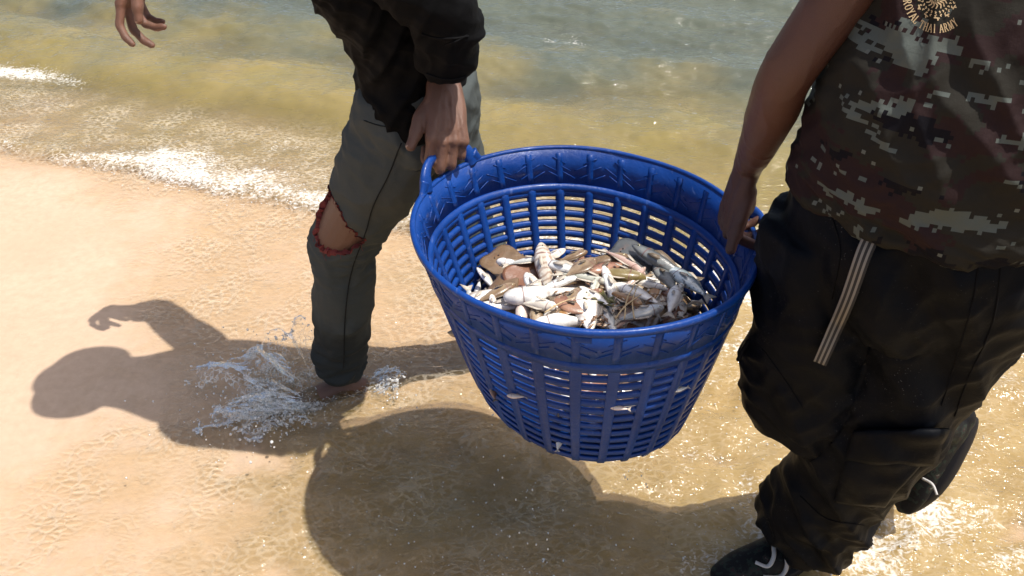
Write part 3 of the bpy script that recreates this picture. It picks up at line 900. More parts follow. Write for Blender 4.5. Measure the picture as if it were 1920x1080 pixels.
F('fish', 'silver fish with a dark eye at the far left of the heap', 'round', 'silver', on_heap(888, 573, .030), .105, H(-68), -10, 75, .2, 31)
F('fish', 'plain white fish behind the dark-eyed silver one at the left', 'round', 'white', on_heap(902, 556, .034), .095, H(210), 0, 85, .2, 32)
F('fish', 'narrow barred fish standing beside the dark-eyed silver fish', 'deep', 'barred', on_heap(915, 591, .026), .085, H(110), 24, 84, 0, 33)
F('fish', 'orange brown fish at the front between the dark stubby and oval white fish', 'deep', 'orange', on_heap(1052, 583, .042), .068, H(25), 6, 76, .2, 34)
F('fish', 'long white fish along the front rim on the right', 'slim', 'white', on_heap(1218, 572, .026), .125, H(22), 0, 85, .3, 35)
F('fish', 'pale pink fish at the front right beside the straw', 'round', 'pink', on_heap(1170, 594, .028), .090, H(40), 0, 85, .2, 36)
F('fish', 'small silver fish in front of the bluish silver one on the right', 'slim', 'silver', on_heap(1268, 546, .026), .075, H(40), 0, 80, .2, 37)
F('fish', 'small spotted fish left of the bent white fish', 'slim', 'spotted', on_heap(1112, 537, .040), .072, H(60), 4, 80, .4, 38)

F('fish', 'pale round-bodied fish tucked between the brown sole and the puffy white fish', 'round', 'white', on_heap(960, 556, .030), .085, H(30), 0, 88, .3, 39)
F('fish', 'white fish with its tail towards the rim below the dull dark grey fish', 'round', 'white', on_heap(1196, 548, .044), .095, H(160), 0, 96, .4, 40)
F('fish', 'small pink fish leaning on the olive yellow one', 'slim', 'pink', on_heap(1188, 522, .044), .080, H(35), 6, 80, .4, 41)
F('fish', 'small white fish across the tail of the reddish brown flat-sided fish', 'slim', 'white', on_heap(1118, 555, .050), .080, H(150), 0, 92, -.4, 42)
F('fish', 'silver fish between the oval white fish and the pale pink one at the front', 'round', 'silver', on_heap(1138, 594, .034), .090, H(120), 6, 84, .2, 43)
F('fish', 'pale barred fish left of the large belly-up fish at the front rim', 'round', 'barred', on_heap(1028, 601, .038), .080, H(60), 10, 86, .2, 44)
F('fish', 'small white fish lying behind the pinkish brown fish on the right', 'slim', 'white', on_heap(1212, 530, .044), .085, H(-20), 0, 90, .4, 45)

for i, (px, py, hd, L, shp, sk, lab) in enumerate((
    (930, 548, 20, .075, 'round', 'brown', 'thin brown fish half under the brown sole'),
    (1005, 570, -15, .080, 'belly', 'white', 'thin white fish just in front of the puffy white one'),
    (1068, 560, 35, .070, 'round', 'brown', 'small dull brown fish in front of the reddish brown flat-sided fish'),
    (1088, 500, 25, .070, 'deep', 'brown', 'small brown fish between the slim silver and dull brown ones at the back'),
    (1140, 500, 200, .075, 'round', 'red_brown', 'small reddish brown fish behind the olive yellow fish'),
    (985, 488, 5, .070, 'slim', 'silver', 'small silver fish at the back left behind the belly-up fish'),
    (1262, 560, 60, .070, 'round', 'white', 'small white fish next to the rim at the far right'),
    (1080, 574, 165, .075, 'deep', 'red_brown', 'small reddish brown fish left of the green weed'),
    (925, 572, 100, .065, 'slim', 'white', 'short white fish upright between the thin forked-tail and silver fish at left'),
    (1200, 586, 10, .080, 'round', 'silver', 'silver fish against the front rim right of the pale pink one'),
    (1170, 556, -30, .070, 'round', 'orange', 'small orange brown fish under the leaning straw'),
    (1000, 535, 120, .070, 'round', 'white', 'small white fish behind the head of the puffy white one'))):
    F('fish', lab, shp, sk, on_heap(px, py, .046), L * 1.15, H(hd), 2, 84, .3, 70 + i)

# straw, weed and shell scraps on the heap
nt = NT('dry_straw'); M_STRAW = nt.pbr(nt.mix(nt.noise(60, 2, .5, nt.geo()), (0.48, 0.33, 0.16), (0.62, 0.48, 0.28)), .6)
nt = NT('sea_weed'); M_WEED = nt.pbr(nt.mix(nt.noise(90, 3, .5, nt.geo()), (0.06, 0.065, 0.012), (0.16, 0.13, 0.03)), .3)
nt = NT('shell_scraps'); M_SCRAP = nt.pbr(nt.ramp(nt.noise(120, 2, .5, nt.geo()), [(.35, (0.14, 0.07, 0.035)), (.5, (0.30, 0.17, 0.09)), (.65, (0.55, 0.45, 0.34))]), .45)
rnd = random.Random(3)
for (px, py, ang, ln, lab) in ((1182, 563, 60, .085, 'pale straw stalk leaning right over the orange brown fish'), (1192, 566, 74, .075, 'pale straw stalk upright beside the leaning one'), (1178, 575, 30, .07, 'short pale straw stalk lying flat in front of the pale pink fish'), (1050, 572, 15, .06, 'thin straw stalk lying over the orange brown fish at the front')):
    p = on_heap(px, py, .062); a = R(H(ang)); d = Vector((math.cos(a), math.sin(a), .25)) * ln * .5
    mb = MB(); q = Vector((-d.y, d.x, 0)) * .15
    loft(mb, [(*(p - d), .0016), (*(p + q), .0014), (*(p + d), .0009)], (0, 0, 1), 6, 10)
    tag(mb.build('straw_stalk', M_STRAW), lab, 'straw')
mb = MB()
for k in range(14):
    p = on_heap(1128 + rnd.uniform(-14, 14), 562 + rnd.uniform(-7, 7), .046); a = rnd.uniform(0, 6.28); l = rnd.uniform(.012, .024)
    d = Vector((math.cos(a), math.sin(a), rnd.uniform(-.2, .5))) * l
    loft(mb, [(*(p - d), .001, .001), (*p, .0012, .006), (*(p + d), .0008, .001)], (0, 0, 1), 6, 8)
tag(mb.build('seaweed_clump', M_WEED), 'small olive green weed clump in the middle of the fish', 'seaweed')
mb = MB()
for cx, cy, sx, sy, k in ((1040, 577, 18, 7, 22), (1175, 572, 18, 7, 26), (1115, 602, 14, 6, 26), (1075, 545, 20, 8, 16), (1225, 562, 20, 7, 18)):
    for i in range(k):
        p = on_heap(rnd.gauss(cx, sx), rnd.gauss(cy, sy), .030 + rnd.uniform(0, .022))
        a = rnd.uniform(0, 6.28); l = rnd.uniform(.003, .010)
        d = Vector((math.cos(a), math.sin(a), rnd.uniform(-.5, .5))) * l
        loft(mb, [(*(p - d), .0007), (*(p + Vector((0, 0, .001))), rnd.uniform(.001, .0028)), (*(p + d), .0007)], (0, 0, 1), 5, 5)
tag(mb.build('shell_scraps', M_SCRAP), 'brown shell and shrimp scraps scattered over the fish', 'scraps', kind='stuff')
# ------------------------------------------------------------------ people: shared pieces
V3 = Vector
def skin_mat(name, c0, c1, palm):
    nt = NT(name); p = nt.geo()
    n1 = nt.noise(28, 4, .6, p); n2 = nt.noise(260, 4, .65, p); n3 = nt.noise(7, 3, .5, p)
    c = nt.mix(nt.rng(n1, .3, .7), c0, c1)
    c = nt.mix(nt.math('MULTIPLY', nt.rng(n3, .4, .7), .35), c, tuple(a * .7 for a in c0))
    c = nt.mix(nt.at('palm'), c, palm)
    v = nt.n('TexVoronoi', {'feature': 'DISTANCE_TO_EDGE'}, Vector=p, Scale=420.0).outputs['Distance']
    b = nt.bump(n2, .0012, .45); b = nt.bump(nt.rng(v, 0, .12), .0004, .5, b); b = nt.bump(n1, .004, .35, b)
    m = nt.pbr(c, nt.rng(n1, .3, .7, .38, .55), b, Specular_IOR_Level=.45)
    nt.bsdf.inputs['Subsurface Weight'].default_value = 0.06
    nt.bsdf.inputs['Subsurface Radius'].default_value = (.02, .008, .004)
    nt.bsdf.inputs['Subsurface Scale'].default_value = 0.4
    return m
M_SKIN_L = skin_mat('tanned_skin', (0.135, 0.064, 0.040), (0.175, 0.088, 0.057), (0.22, 0.105, 0.07))
M_SKIN_R = skin_mat('deep_tanned_skin', (0.088, 0.036, 0.023), (0.112, 0.047, 0.030), (0.32, 0.16, 0.11))
nt = NT('fingernail'); M_NAIL = nt.pbr((0.36, 0.23, 0.17), .35)
nt = NT('eyeball'); M_EYEW = nt.pbr((0.72, 0.68, 0.62), .15)
nt = NT('iris'); M_IRIS = nt.pbr((0.02, 0.012, 0.008), .08)
nt = NT('dark_hair'); M_HAIR = nt.pbr((0.012, 0.010, 0.009), .45, nt.bump(nt.noise(300, 3, .6, nt.scale(nt.geo(), (1, 1, .2))), .003, .8))

def hand_geo(mb, wrist, fr, side, curls, thumb, spread=(.10, .02, -.05, -.13), scale=1.0, nails=None, palm_pts=None):
    """fr columns: X across the palm (toward the thumb for side=+1), Y along the fingers, Z back of the hand.
    curls: per finger three bend angles; thumb: (yaw out, drop to palm, bend1, bend2)"""
    s = scale
    W = lambda x, y, z: V3(wrist) + fr @ V3((x * side * s, y * s, z * s))
    back = fr.col[2]
    # palm: a slab of five metacarpal rays melted together
    for x0, x1, w in ((.016, .030, .0135), (.006, .010, .0145), (-.006, -.010, .014), (-.016, -.028, .0125)):
        loft(mb, [(*W(x0, -.012, 0), .015 * s, .017 * s), (*W(x0 * 1.15 + x1 * .1, .030, .002), .0150 * s, .0165 * s), (*W((x0 + 2 * x1) / 3, .062, .003), .0135 * s, w * s), (*W(x1, .090, .0), .0118 * s, (w - .001) * s)], back, 14, 16, round_ends=True)
    for x_, y_ in ((.030, .090), (.010, .095), (-.010, .092), (-.028, .084)):
        ball(mb, W(x_, y_ - .002, .0045), (.0100 * s, .0120 * s, .0088 * s), fr, 12, 8)   # knuckles
    ball(mb, W(.020, .034, -.009), (.017 * s, .028 * s, .015 * s), fr, 14, 10)      # ball of the thumb
    ball(mb, W(-.022, .036, -.008), (.012 * s, .030 * s, .013 * s), fr, 14, 10)     # heel of the hand
    lens = ((.043, .026, .021), (.048, .030, .022), (.044, .028, .021), (.034, .021, .019))
    rads = (.0093, .0096, .0090, .0080)
    base = ((.030, .090), (.010, .095), (-.010, .092), (-.028, .084))
    for k in range(4):
        x, y = base[k]; ang = 0.0; sp = spread[k]
        p = V3((x, y, 0)); pts = [(p.copy(), rads[k] * 1.12)]
        d0 = V3((math.sin(sp), math.cos(sp), 0))
        for j in range(3):
            ang += R(curls[k][j])
            d = V3((d0.x * math.cos(ang), d0.y * math.cos(ang), -math.sin(ang)))
            mid = p + d * lens[k][j] * .5
            p = p + d * lens[k][j]
            r = rads[k]
            pts.append((mid, r * (1.00, .92, .90)[j])); pts.append((p.copy(), r * (1.03, .95, .72)[j]))
        loft(mb, [(*W(*q), r * s) for q, r in pts], fr.col[0], 12, 30, round_ends=True)
        if nails is not None:
            nrm = V3((d0.x * math.sin(ang), d0.y * math.sin(ang), math.cos(ang)))
            tip = p - d * .004
            nails.append((W(*(tip + nrm * rads[k] * .70)), fr @ V3((nrm.x * side, nrm.y, nrm.z)), fr @ V3((d.x * side, d.y, d.z)),   .0046 * s))
        if palm_pts is not None: palm_pts.append(W(*(p)))
    yaw, drop, b1, b2 = [R(t) for t in thumb]
    p = V3((.020, .012, -.006)); pts = [(p.copy(), .0150)]
    a, dr = yaw, drop
    for j, (l, r) in enumerate(((.042, .0138), (.032, .0126), (.024, .0098))):
        if j == 1: a -= b1
        if j == 2: a -= b2
        d = V3((math.sin(a) * math.cos(dr), math.cos(a) * math.cos(dr), -math.sin(dr)))
        pts.append((p + d * l * .5, r * 1.02)); p = p + d * l; pts.append((p.copy(), r))
    loft(mb, [(*W(*q), r * s) for q, r in pts], fr.col[2], 12, 26, round_ends=True)
    if nails is not None:
        n0 = V3((math.cos(a), -math.sin(a), 0.35)).normalized()
        n0 = (n0 - d * n0.dot(d)).normalized()
        nails.append((W(*(p + n0 * .0072)), fr @ V3((n0.x * side, n0.y, n0.z)), fr @ V3((d.x * side, d.y, d.z)), .0060 * s))
def add_nails(nails, parent):
    for c, n, d, r in nails:
        n = n.normalized(); d = (d - n * d.dot(n)).normalized()
        mb = MB(); ball(mb, c, (r * .85, r * 1.15, r * .22), frame(d.cross(n), d, n), 10, 6)
        mb.build('fingernail', M_NAIL, parent)
def head_geo(mb, c, fwd, up, s=1.0):
    """skull, jaw, nose, brow, lips, ears; c is the middle of the head, s its height in units of 0.225 m"""
    up = V3(up).normalized(); f = V3(fwd); f = (f - up * f.dot(up)).normalized(); r = f.cross(up)
    fr = frame(r, f, up)
    W = lambda x, y, z: V3(c) + fr @ (V3((x, y, z)) * s)
    ball(mb, W(0, -.010, .030), (.074 * s, .094 * s, .082 * s), fr, 24, 16)
    ball(mb, W(0, .022, -.030), (.060 * s, .064 * s, .074 * s), fr, 20, 14)
    ball(mb, W(0, .050, -.078), (.036 * s, .036 * s, .032 * s), fr, 16, 10)
    for sx in (-1, 1):
        ball(mb, W(sx * .040, .048, -.018), (.024 * s, .026 * s, .022 * s), fr, 12, 8)
        ball(mb, W(sx * .030, .072, .022), (.026 * s, .012 * s, .008 * s), fr, 12, 8)
        loft(mb, [(*W(sx * .076, -.012, .022), .006 * s, .010 * s), (*W(sx * .084, -.016, .012), .010 * s, .019 * s), (*W(sx * .080, -.010, -.014), .007 * s, .013 * s), (*W(sx * .074, -.004, -.028), .005 * s, .008 * s)], fr.col[0], 10, 14, round_ends=True)
        ball(mb, W(sx * .013, .086, -.026), (.010 * s, .010 * s, .008 * s), fr, 10, 8)
    loft(mb, [(*W(0, .078, .018), .007 * s), (*W(0, .088, -.002), .009 * s), (*W(0, .098, -.022), .012 * s)], fr.col[0], 10, 12, round_ends=True)
    ball(mb, W(0, .082, -.053), (.024 * s, .010 * s, .006 * s), fr, 12, 8)
    ball(mb, W(0, .080, -.064), (.021 * s, .010 * s, .007 * s), fr, 12, 8)
    return W, fr
def head_parts(W, fr, s, parent):
    for sx in (-1, 1):
        mb = MB(); ball(mb, W(sx * .031, .066, .005), .0125 * s, fr, 14, 10)
        e = mb.build('eye', M_EYEW, parent)
        mb = MB(); ball(mb, W(sx * .031, .0765, .005), (.0055 * s, .003 * s, .0055 * s), fr, 10, 6)
        mb.build('iris', M_IRIS, e)
    mb = MB(); V, F = [], []
    n, m = 40, 16
    for i in range(m + 1):
        for j in range(n):
            a = 2 * math.pi * j / n; front = math.sin(a)
            lim = 1.02 if front > .35 else 1.55 if front > -.1 else 1.95
            lim = 1.95 - 0.95 * float(sst(-.35, .55, front))
            ph = lim * i / m
            k = 1 + .03 * float(pn(a * 4, ph * 6, 2.0))
            V.append(W(.080 * k * math.sin(ph) * math.cos(a), -.012 + .100 * k * math.sin(ph) * math.sin(a), .032 + .090 * k * math.cos(ph)))
    for i in range(m):
        for j in range(n):
            q = (j + 1) % n
            F.append((i * n + j, (i + 1) * n + j, (i + 1) * n + q, i * n + q))
    mb.add(V, F)
    o = mb.build('hair', M_HAIR, parent)
    md = o.modifiers.new('thick', 'SOLIDIFY'); md.thickness = .010; md.offset = -1
def foot_geo(mb, ankle, toe, up=(0, 0, 1), w=.042):
    a, t = V3(ankle), V3(toe); d = (t - a); d -= V3(up) * d.dot(V3(up)); L = d.length; d.normalize()
    r = d.cross(V3(up)); u = V3(up)
    P = lambda x, y, z: a + d * (y) + r * x + u * z
    loft(mb, [(*P(0, -.045, -.045), .026, .026), (*P(0, 0, -.038), .038, .030), (*P(0, .06, -.045), .030, .034), (*P(0, L * .72, -.056), .019, w), (*P(0, L * .9, -.062), .013, w * .95)], up, 18, 24, round_ends=True)
    for k in range(5):
        x = w * (.85 - k * .42); l = (.045, .042, .038, .033, .026)[k]; rr = (.0125, .0095, .009, .0085, .008)[k]
        loft(mb, [(*P(x, L * .84 - k * .005, -.062), rr * 1.1), (*P(x, L * .84 - k * .005 + l * .6, -.060), rr), (*P(x, L * .84 - k * .005 + l, -.066), rr * .9)], up, 10, 12, round_ends=True)
def cloth_mat(name, c0, c1, weave=900, rough=.75, sheen=.0, extra=None, wet=0.0, spec=.08):
    nt = NT(name); p = nt.geo()
    n1 = nt.noise(6, 4, .6, p); n2 = nt.noise(weave, 1, .5, p); n3 = nt.noise(45, 4, .6, p)
    c = nt.mix(nt.rng(n1, .3, .7), c0, c1)
    c = nt.mix(nt.math('MULTIPLY', nt.rng(n2, .3, .7), .35), c, tuple(a * .6 for a in c0))
    if extra: c = extra(nt, c)
    b = nt.bump(n2, .0006, .5); b = nt.bump(n3, .004, .4, b)
    return nt.pbr(c, nt.rng(n1, .3, .7, rough - .08 - wet, rough + .08 - wet), b, Sheen_Weight=sheen, Sheen_Roughness=.5, Specular_IOR_Level=spec)
def slab_on(name, bvh, outline_fn, nu, nv, off, thick, material, parent, uvattr=None):
    """a thin cloth patch that lies on a surface: outline_fn(u,v) gives a photo pixel, u,v in 0..1"""
    top, nor = [], []
    for j in range(nv + 1):
        for i in range(nu + 1):
            p, n = onto(bvh, *outline_fn(i / nu, j / nv)); top.append(p); nor.append(n)
    # even out the normals so the patch stays one sheet
    k = nu + 1
    sn = []
    for j in range(nv + 1):
        for i in range(nu + 1):
            s = V3((0, 0, 0))
            for dj in (-1, 0, 1):
                for di in (-1, 0, 1):
                    a, b = min(max(i + di, 0), nu), min(max(j + dj, 0), nv); s += nor[b * k + a]
            sn.append(s.normalized())
    V = []; U = []
    for lay in (off + thick, off - .002):
        for idx, (p, n) in enumerate(zip(top, sn)):
            i, j = idx % k, idx // k
            e = min(i, nu - i, j, nv - j)
            lift = lay if (e > 0 or lay < off) else lay - thick * .5
            V.append(p + n * lift); U.append(i / nu)
    F = []; N = len(top)
    for j in range(nv):
        for i in range(nu):
            a = j * k + i
            F.append((a, a + 1, a + k + 1, a + k)); F.append((N + a, N + a + k, N + a + k + 1, N + a + 1))
    rim = [i for i in range(k)] + [j * k + nu for j in range(1, nv + 1)] + [nv * k + i for i in range(nu - 1, -1, -1)] + [j * k for j in range(nv - 1, 0, -1)]
    for q in range(len(rim)):
        a, b = rim[q], rim[(q + 1) % len(rim)]
        F.append((b, a, N + a, N + b))
    mb = MB(); mb.add(V, F); me = mb.mesh(name)
    attr(me, 'u', U)
    return mesh_obj(name, me, material, parent)
def bilin(p00, p10, p11, p01):
    return lambda u, v: tuple((1 - v) * ((1 - u) * a + u * b) + v * ((1 - u) * d + u * c_) for a, b, c_, d in zip(p00, p10, p11, p01))
def seam_on(bvh, pix, r, material, parent, name='seam', off=.0005, n=None):
    c = catmull([(x, y, 0) for x, y in pix], n or max(12, len(pix) * 8))
    pts = [onto(bvh, x, y, off)[0] for x, y, _ in c]
    mb = MB(); loft(mb, [(*p, r, r) for p in pts], (0, -1, .3), 6, len(pts) * 2)
    return mb.build(name, material, parent)

# ------------------------------------------------------------------ left person: black shirt, grey torn trousers
pL = empty('person', (-.33, 1.76, 0))
tag(pL, 'person in black shirt and torn grey trousers holding the left basket handle, stepping left', 'person')
pw = V3((-.124, 1.452, .905))                        # near wrist
HL_c = BK_M @ V3(((bk_r(BK_H) + .012) * math.cos(HANDLE_L), (bk_r(BK_H) + .012) * math.sin(HANDLE_L), BK_H + RISE_L - .006))   # middle of the grip
mb = MB(); nailsL = []; palmL = []
T = V3((-.90, -.30, .20)); Z = V3((.35, -.62, .68)); T = (T - Z * T.dot(Z) / Z.length_squared).normalized(); Z.normalize()
frL = frame(T, Z.cross(T), Z)
wristL = HL_c + frL @ V3((-.004, -.116, .022))
hand_geo(mb, wristL, frL, 1, ((34, 92, 50), (34, 94, 50), (36, 94, 50), (38, 92, 50)), (36, 6, 18, -6), nails=nailsL, palm_pts=palmL, scale=1.07, spread=(.05, .0, -.04, -.09))
elbL = V3((-.105, 1.445, 1.130)); shL = V3((-.325, 1.485, 1.305))
fy = frL.col[1]
loft(mb, [(*(wristL + fy * .030), .0165, .026), (*(wristL - fy * .005), .0195, .0265), (*(wristL - fy * .03 + V3((0, 0, .012))), .022, .0275), (*(wristL.lerp(elbL, .42)), .031, .034), (*(wristL.lerp(elbL, .75)), .039, .040), (*elbL, .038, .038), (*elbL.lerp(shL, .5), .044, .046), (*shL, .052, .052)], frL.col[2], 22, 44)
# far hand, hanging loosely ahead of him
frF_Y = V3((-.50, -.12, -.86)).normalized(); frF_T = V3((-.30, -.92, .12)); frF_T = (frF_T - frF_Y * frF_T.dot(frF_Y)).normalized()
frF = frame(-frF_T, frF_Y, frF_Y.cross(frF_T))
wristF = PYY(270, -66, 1.98); elbF = V3((-.62, 1.975, 1.20)); shF = V3((-.40, 1.80, 1.295))
hand_geo(mb, wristF, frF, -1, ((22, 34, 22), (40, 34, 20), (58, 46, 24), (50, 44, 24)), (26, 30, 14, 10), nails=nailsL, palm_pts=palmL, scale=1.08, spread=(.16, -.02, -.12, -.20))
loft(mb, [(*(wristF + frF_Y * .03), .017, .025), (*wristF, .020, .026), (*(wristF - frF_Y * .035), .022, .027), (*wristF.lerp(elbF, .55), .034, .036), (*elbF, .038, .038), (*elbF.lerp(shF, .5), .044, .044), (*shF, .052, .052)], frF.col[2], 20, 40)
# torso, neck, legs (mostly under clothes)
loft(mb, [(-.18, 1.67, .80, .085, .12), (-.19, 1.67, .92, .095, .12), (-.23, 1.65, 1.10, .10, .145), (-.33, 1.64, 1.26, .10, .17), (-.385, 1.64, 1.325, .07, .11), (-.46, 1.645, 1.37, .055, .058), (-.565, 1.645, 1.415, .052, .052)], (1, 0, 0), 28, 50)
loft(mb, [(*shL, .05, .05), (-.37, 1.64, 1.315, .05, .05), (*shF, .05, .05)], (0, 0, 1), 16, 20, round_ends=True)
WL, frHL = head_geo(mb, (-.610, 1.625, 1.465), (-.92, -.10, -.35), (-.45, 0, .90), .98)
hipN, kneeN, ankN = V3((-.215, 1.610, .85)), V3((-.395, 1.705, .497)), V3((-.462, 1.735, .085))
hipF, kneeF, ankF = V3((-.190, 1.74, .86)), V3((-.125, 1.80, .475)), V3((.030, 1.90, .13))
loft(mb, [(*hipN, .078, .078), (*hipN.lerp(kneeN, .5), .074, .072), (*(hipN.lerp(kneeN, .80) + V3((-.006, 0, 0))), .072, .070), (*(kneeN + V3((-.010, -.004, .0))), .068, .066), (*kneeN.lerp(ankN, .12), .051, .049), (*kneeN.lerp(ankN, .35), .050, .052), (*kneeN.lerp(ankN, .75), .034, .036), (*ankN, .031, .034)], (-1, -.3, 0), 24, 60)
ball(mb, kneeN + V3((-.032, -.020, .002)), (.040, .040, .042), None, 16, 12)
foot_geo(mb, ankN + V3((0, 0, -.046)), ankN + V3((-.155, -.060, -.06)))
loft(mb, [(*hipF, .078, .078), (*hipF.lerp(kneeF, .5), .064, .064), (*kneeF, .052, .052), (*kneeF.lerp(ankF, .35), .050, .052), (*kneeF.lerp(ankF, .8), .034, .036), (*ankF, .031, .034)], (-1, -.3, 0), 22, 50)
foot_geo(mb, ankF + V3((0, 0, -.012)), ankF + V3((-.10, .0, -.07)))
me = voxel(mb, .0030, 3, .5)
co, no = get_co(me), get_no(me)
# veins and tendons on the backs of hand and forearm
for wr, fr_, sd in ((wristL, frL, 1), (wristF, frF, -1)):
    q = (co - np.array(wr)) @ np.array(fr_)
    m_ = sst(.10, .08, np.abs(q[:, 1] - .03)) * sst(-.002, .006, q[:, 2])
    tend = np.zeros(len(co))
    for x0, x1 in ((.012, .030), (.004, .010), (-.004, -.010), (-.012, -.028)):
        xc = (x0 + (x1 - x0) * np.clip(q[:, 1] / .09, 0, 1)) * sd
        tend += np.exp(-((q[:, 0] - xc) / .0032) ** 2) * sst(.0, .03, q[:, 1]) * sst(.10, .075, q[:, 1])
    vein = np.clip(ridge(q[:, 0] * 38, q[:, 1] * 17, 3.0), 0, 1) ** 3
    co = co + no * (m_ * (.0016 * tend + .0016 * vein))[:, None]
set_co(me, co)
pal = np.zeros(len(co))
for wr, fr_ in ((wristL, frL), (wristF, frF)):
    q = (co - np.array(wr)) @ np.array(fr_); nn = no @ np.array(fr_)
    near = (np.linalg.norm(q, axis=1) < .22)
    pal = np.maximum(pal, near * sst(.0, .02, q[:, 1]) * sst(-.15, -.6, nn[:, 2]) * .8)
attr(me, 'palm', pal)
bodyL = mesh_obj('body', me, M_SKIN_L, pL)
add_nails(nailsL, bodyL)
head_parts(WL, frHL, .98, pL)

# soft brimmed sun hat
mb = MB(); n, prof = 48, [(.001, .112), (.045, .110), (.078, .095), (.090, .062), (.094, .030), (.122, .018), (.160, .002), (.161, -.002), (.122, .012), (.092, .022)]
V = [WL(r_ * math.cos(2 * math.pi * j / n) * .94, -.008 + r_ * math.sin(2 * math.pi * j / n) * 1.08, h_ + (.012 * math.sin(6 * math.pi * j / n) if r_ > .12 else 0) + .018) for r_, h_ in prof for j in range(n)]
mb.add(V, [(i * n + j, (i + 1) * n + j, (i + 1) * n + (j + 1) % n, i * n + (j + 1) % n) for i in range(len(prof) - 1) for j in range(n)])
M_HAT = cloth_mat('dark_hat_cloth', (0.03, 0.03, 0.028), (0.04, 0.04, 0.036), 900, .8, .0)
# its neck cloth hangs from the crown to the shoulders
nk = []
for z_, y_, rx, ry in ((.05, -.03, .092, .088), (-.02, -.050, .100, .092), (-.10, -.075, .110, .095), (-.19, -.11, .150, .100), (-.235, -.13, .165, .100)):
    nk.append((*WL(0, y_, z_), rx, ry))
loft(mb, nk, frHL.col[0], 32, 24, cap=False)
mb.build('sun_hat', M_HAT, pL)

# trousers
def fold_field(co, z0, specs):
    """sum of folds: (amp, (sx,sy,sz), offset)"""
    d = np.zeros(len(co))
    for amp, sc, off in specs:
        d += amp * ridge(co[:, 0] * sc[0] + off, co[:, 1] * sc[1] + off, co[:, 2] * sc[2] - off)
    return d
def wet_hem(nt, c):                                  # soaked up to the shin
    z = nt.n('SeparateXYZ', None, i_0=nt.geo()).outputs[2]
    f = nt.rng(nt.math('ADD', z, nt.rng(nt.noise(11, 4, .6, nt.geo()), .3, .7, -.06, .06)), .30, .20)
    dirt = nt.rng(nt.noise(3.5, 5, .65, nt.geo()), .5, .7)
    c = nt.mix(nt.math('MULTIPLY', dirt, .35), c, (0.090, 0.090, 0.078))
    return nt.mix(nt.math('MULTIPLY', f, .7), c, (0.017, 0.020, 0.021))
M_TRS_L = cloth_mat('grey_trouser_cloth', (0.060, 0.070, 0.070), (0.076, 0.086, 0.084), 1100, .78, .0, wet_hem)
mb = MB()
loft(mb, [(-.178, 1.675, .93, .098, .138), (-.188, 1.675, .86, .110, .148), (-.195, 1.675, .79, .098, .145)], (1, 0, 0), 30, 24, round_ends=False)
loft(mb, [(*(hipN + V3((.01, .01, .04))), .100, .095), (*hipN.lerp(kneeN, .22), .098, .093), (*hipN.lerp(kneeN, .55), .087, .084), (*hipN.lerp(kneeN, .85), .076, .074), (*(kneeN + V3((-.006, -.004, 0))), .075, .072), (*kneeN.lerp(ankN, .18), .069, .069), (*kneeN.lerp(ankN, .45), .071, .070), (*kneeN.lerp(ankN, .75), .065, .064), (*(ankN + V3((0, 0, -.012))), .060, .058)], (-1, -.3, 0), 28, 70)
loft(mb, [(*(hipF + V3((.01, .0, .04))), .100, .092), (*hipF.lerp(kneeF, .4), .092, .088), (*kneeF, .074, .074), (*kneeF.lerp(ankF, .3), .072, .072), (*ankF, .062, .062)], (-1, -.3, 0), 26, 60)
me = voxel(mb, .0050, 5, .5)
co, no = get_co(me), get_no(me)
along = np.clip((co[:, 2] - .05) / .85, 0, 1)
d = fold_field(co, 0, ((.0042, (8, 8, 12), 1.3), (.0022, (20, 20, 12), 4.1)))
d += .0060 * ridge(co[:, 0] * 10 + co[:, 2] * 4, co[:, 1] * 10 + 3, co[:, 2] * 3.2) * sst(.52, .44, co[:, 2])
d += .0055 * ridge(co[:, 0] * 7 - co[:, 2] * 12, co[:, 1] * 8, co[:, 2] * 5 + co[:, 0] * 9) * sst(.52, .62, co[:, 2])
kn = np.exp(-(((co[:, 2] - .49) / .09) ** 2)); d += kn * .0060 * ridge(co[:, 0] * 14, co[:, 1] * 14, co[:, 2] * 46)
an = sst(.24, .10, co[:, 2]); d += an * .0085 * ridge(co[:, 0] * 12, co[:, 1] * 12, co[:, 2] * 34 + 2)
up_ = sst(.70, .84, co[:, 2]); d += up_ * .004 * ridge(co[:, 0] * 20, co[:, 1] * 12, co[:, 2] * 26 + co[:, 0] * 14)
set_co(me, co + no * d[:, None])
# torn knee: cut away the cloth over the kneecap, ragged edge
co = get_co(me)
kc = np.array(onto(bvh_of(me), 616, 430)[0])
kd = np.array([-.78, -.60, .15]); kd /= np.linalg.norm(kd)
ku = np.array([.18, -.02, .98]); kr = np.cross(ku, kd)
def tear_r(q):
    a = np.arctan2(q @ ku, q @ kr); r = np.hypot(q @ ku, q @ kr)
    base = .058 + .032 * np.clip(np.sin(a), 0, 1) ** 2
    return r - base * (1 + .26 * pn(np.cos(a) * 2.2, np.sin(a) * 2.2, 1.0) + .20 * pn(np.cos(a) * 7, np.sin(a) * 7, 2.0))
q = co - kc
inside = (tear_r(q) < 0) & (q @ kd > -.055)
bm = bmesh.new(); bm.from_mesh(me); bm.verts.ensure_lookup_table()
bmesh.ops.delete(bm, geom=[v for v in bm.verts if inside[v.index]], context='VERTS')
bnd = [e for e in bm.edges if e.is_boundary]
edge_pts = [(e.verts[0].co.copy(), e.verts[1].co.copy()) for e in bnd if (np.linalg.norm(np.array(e.verts[0].co) - kc) < .16)]
bm.to_mesh(me); bm.free(); me.update()
trL = mesh_obj('trousers', me, M_TRS_L, pL)
bvhTL = bvh_of(me)
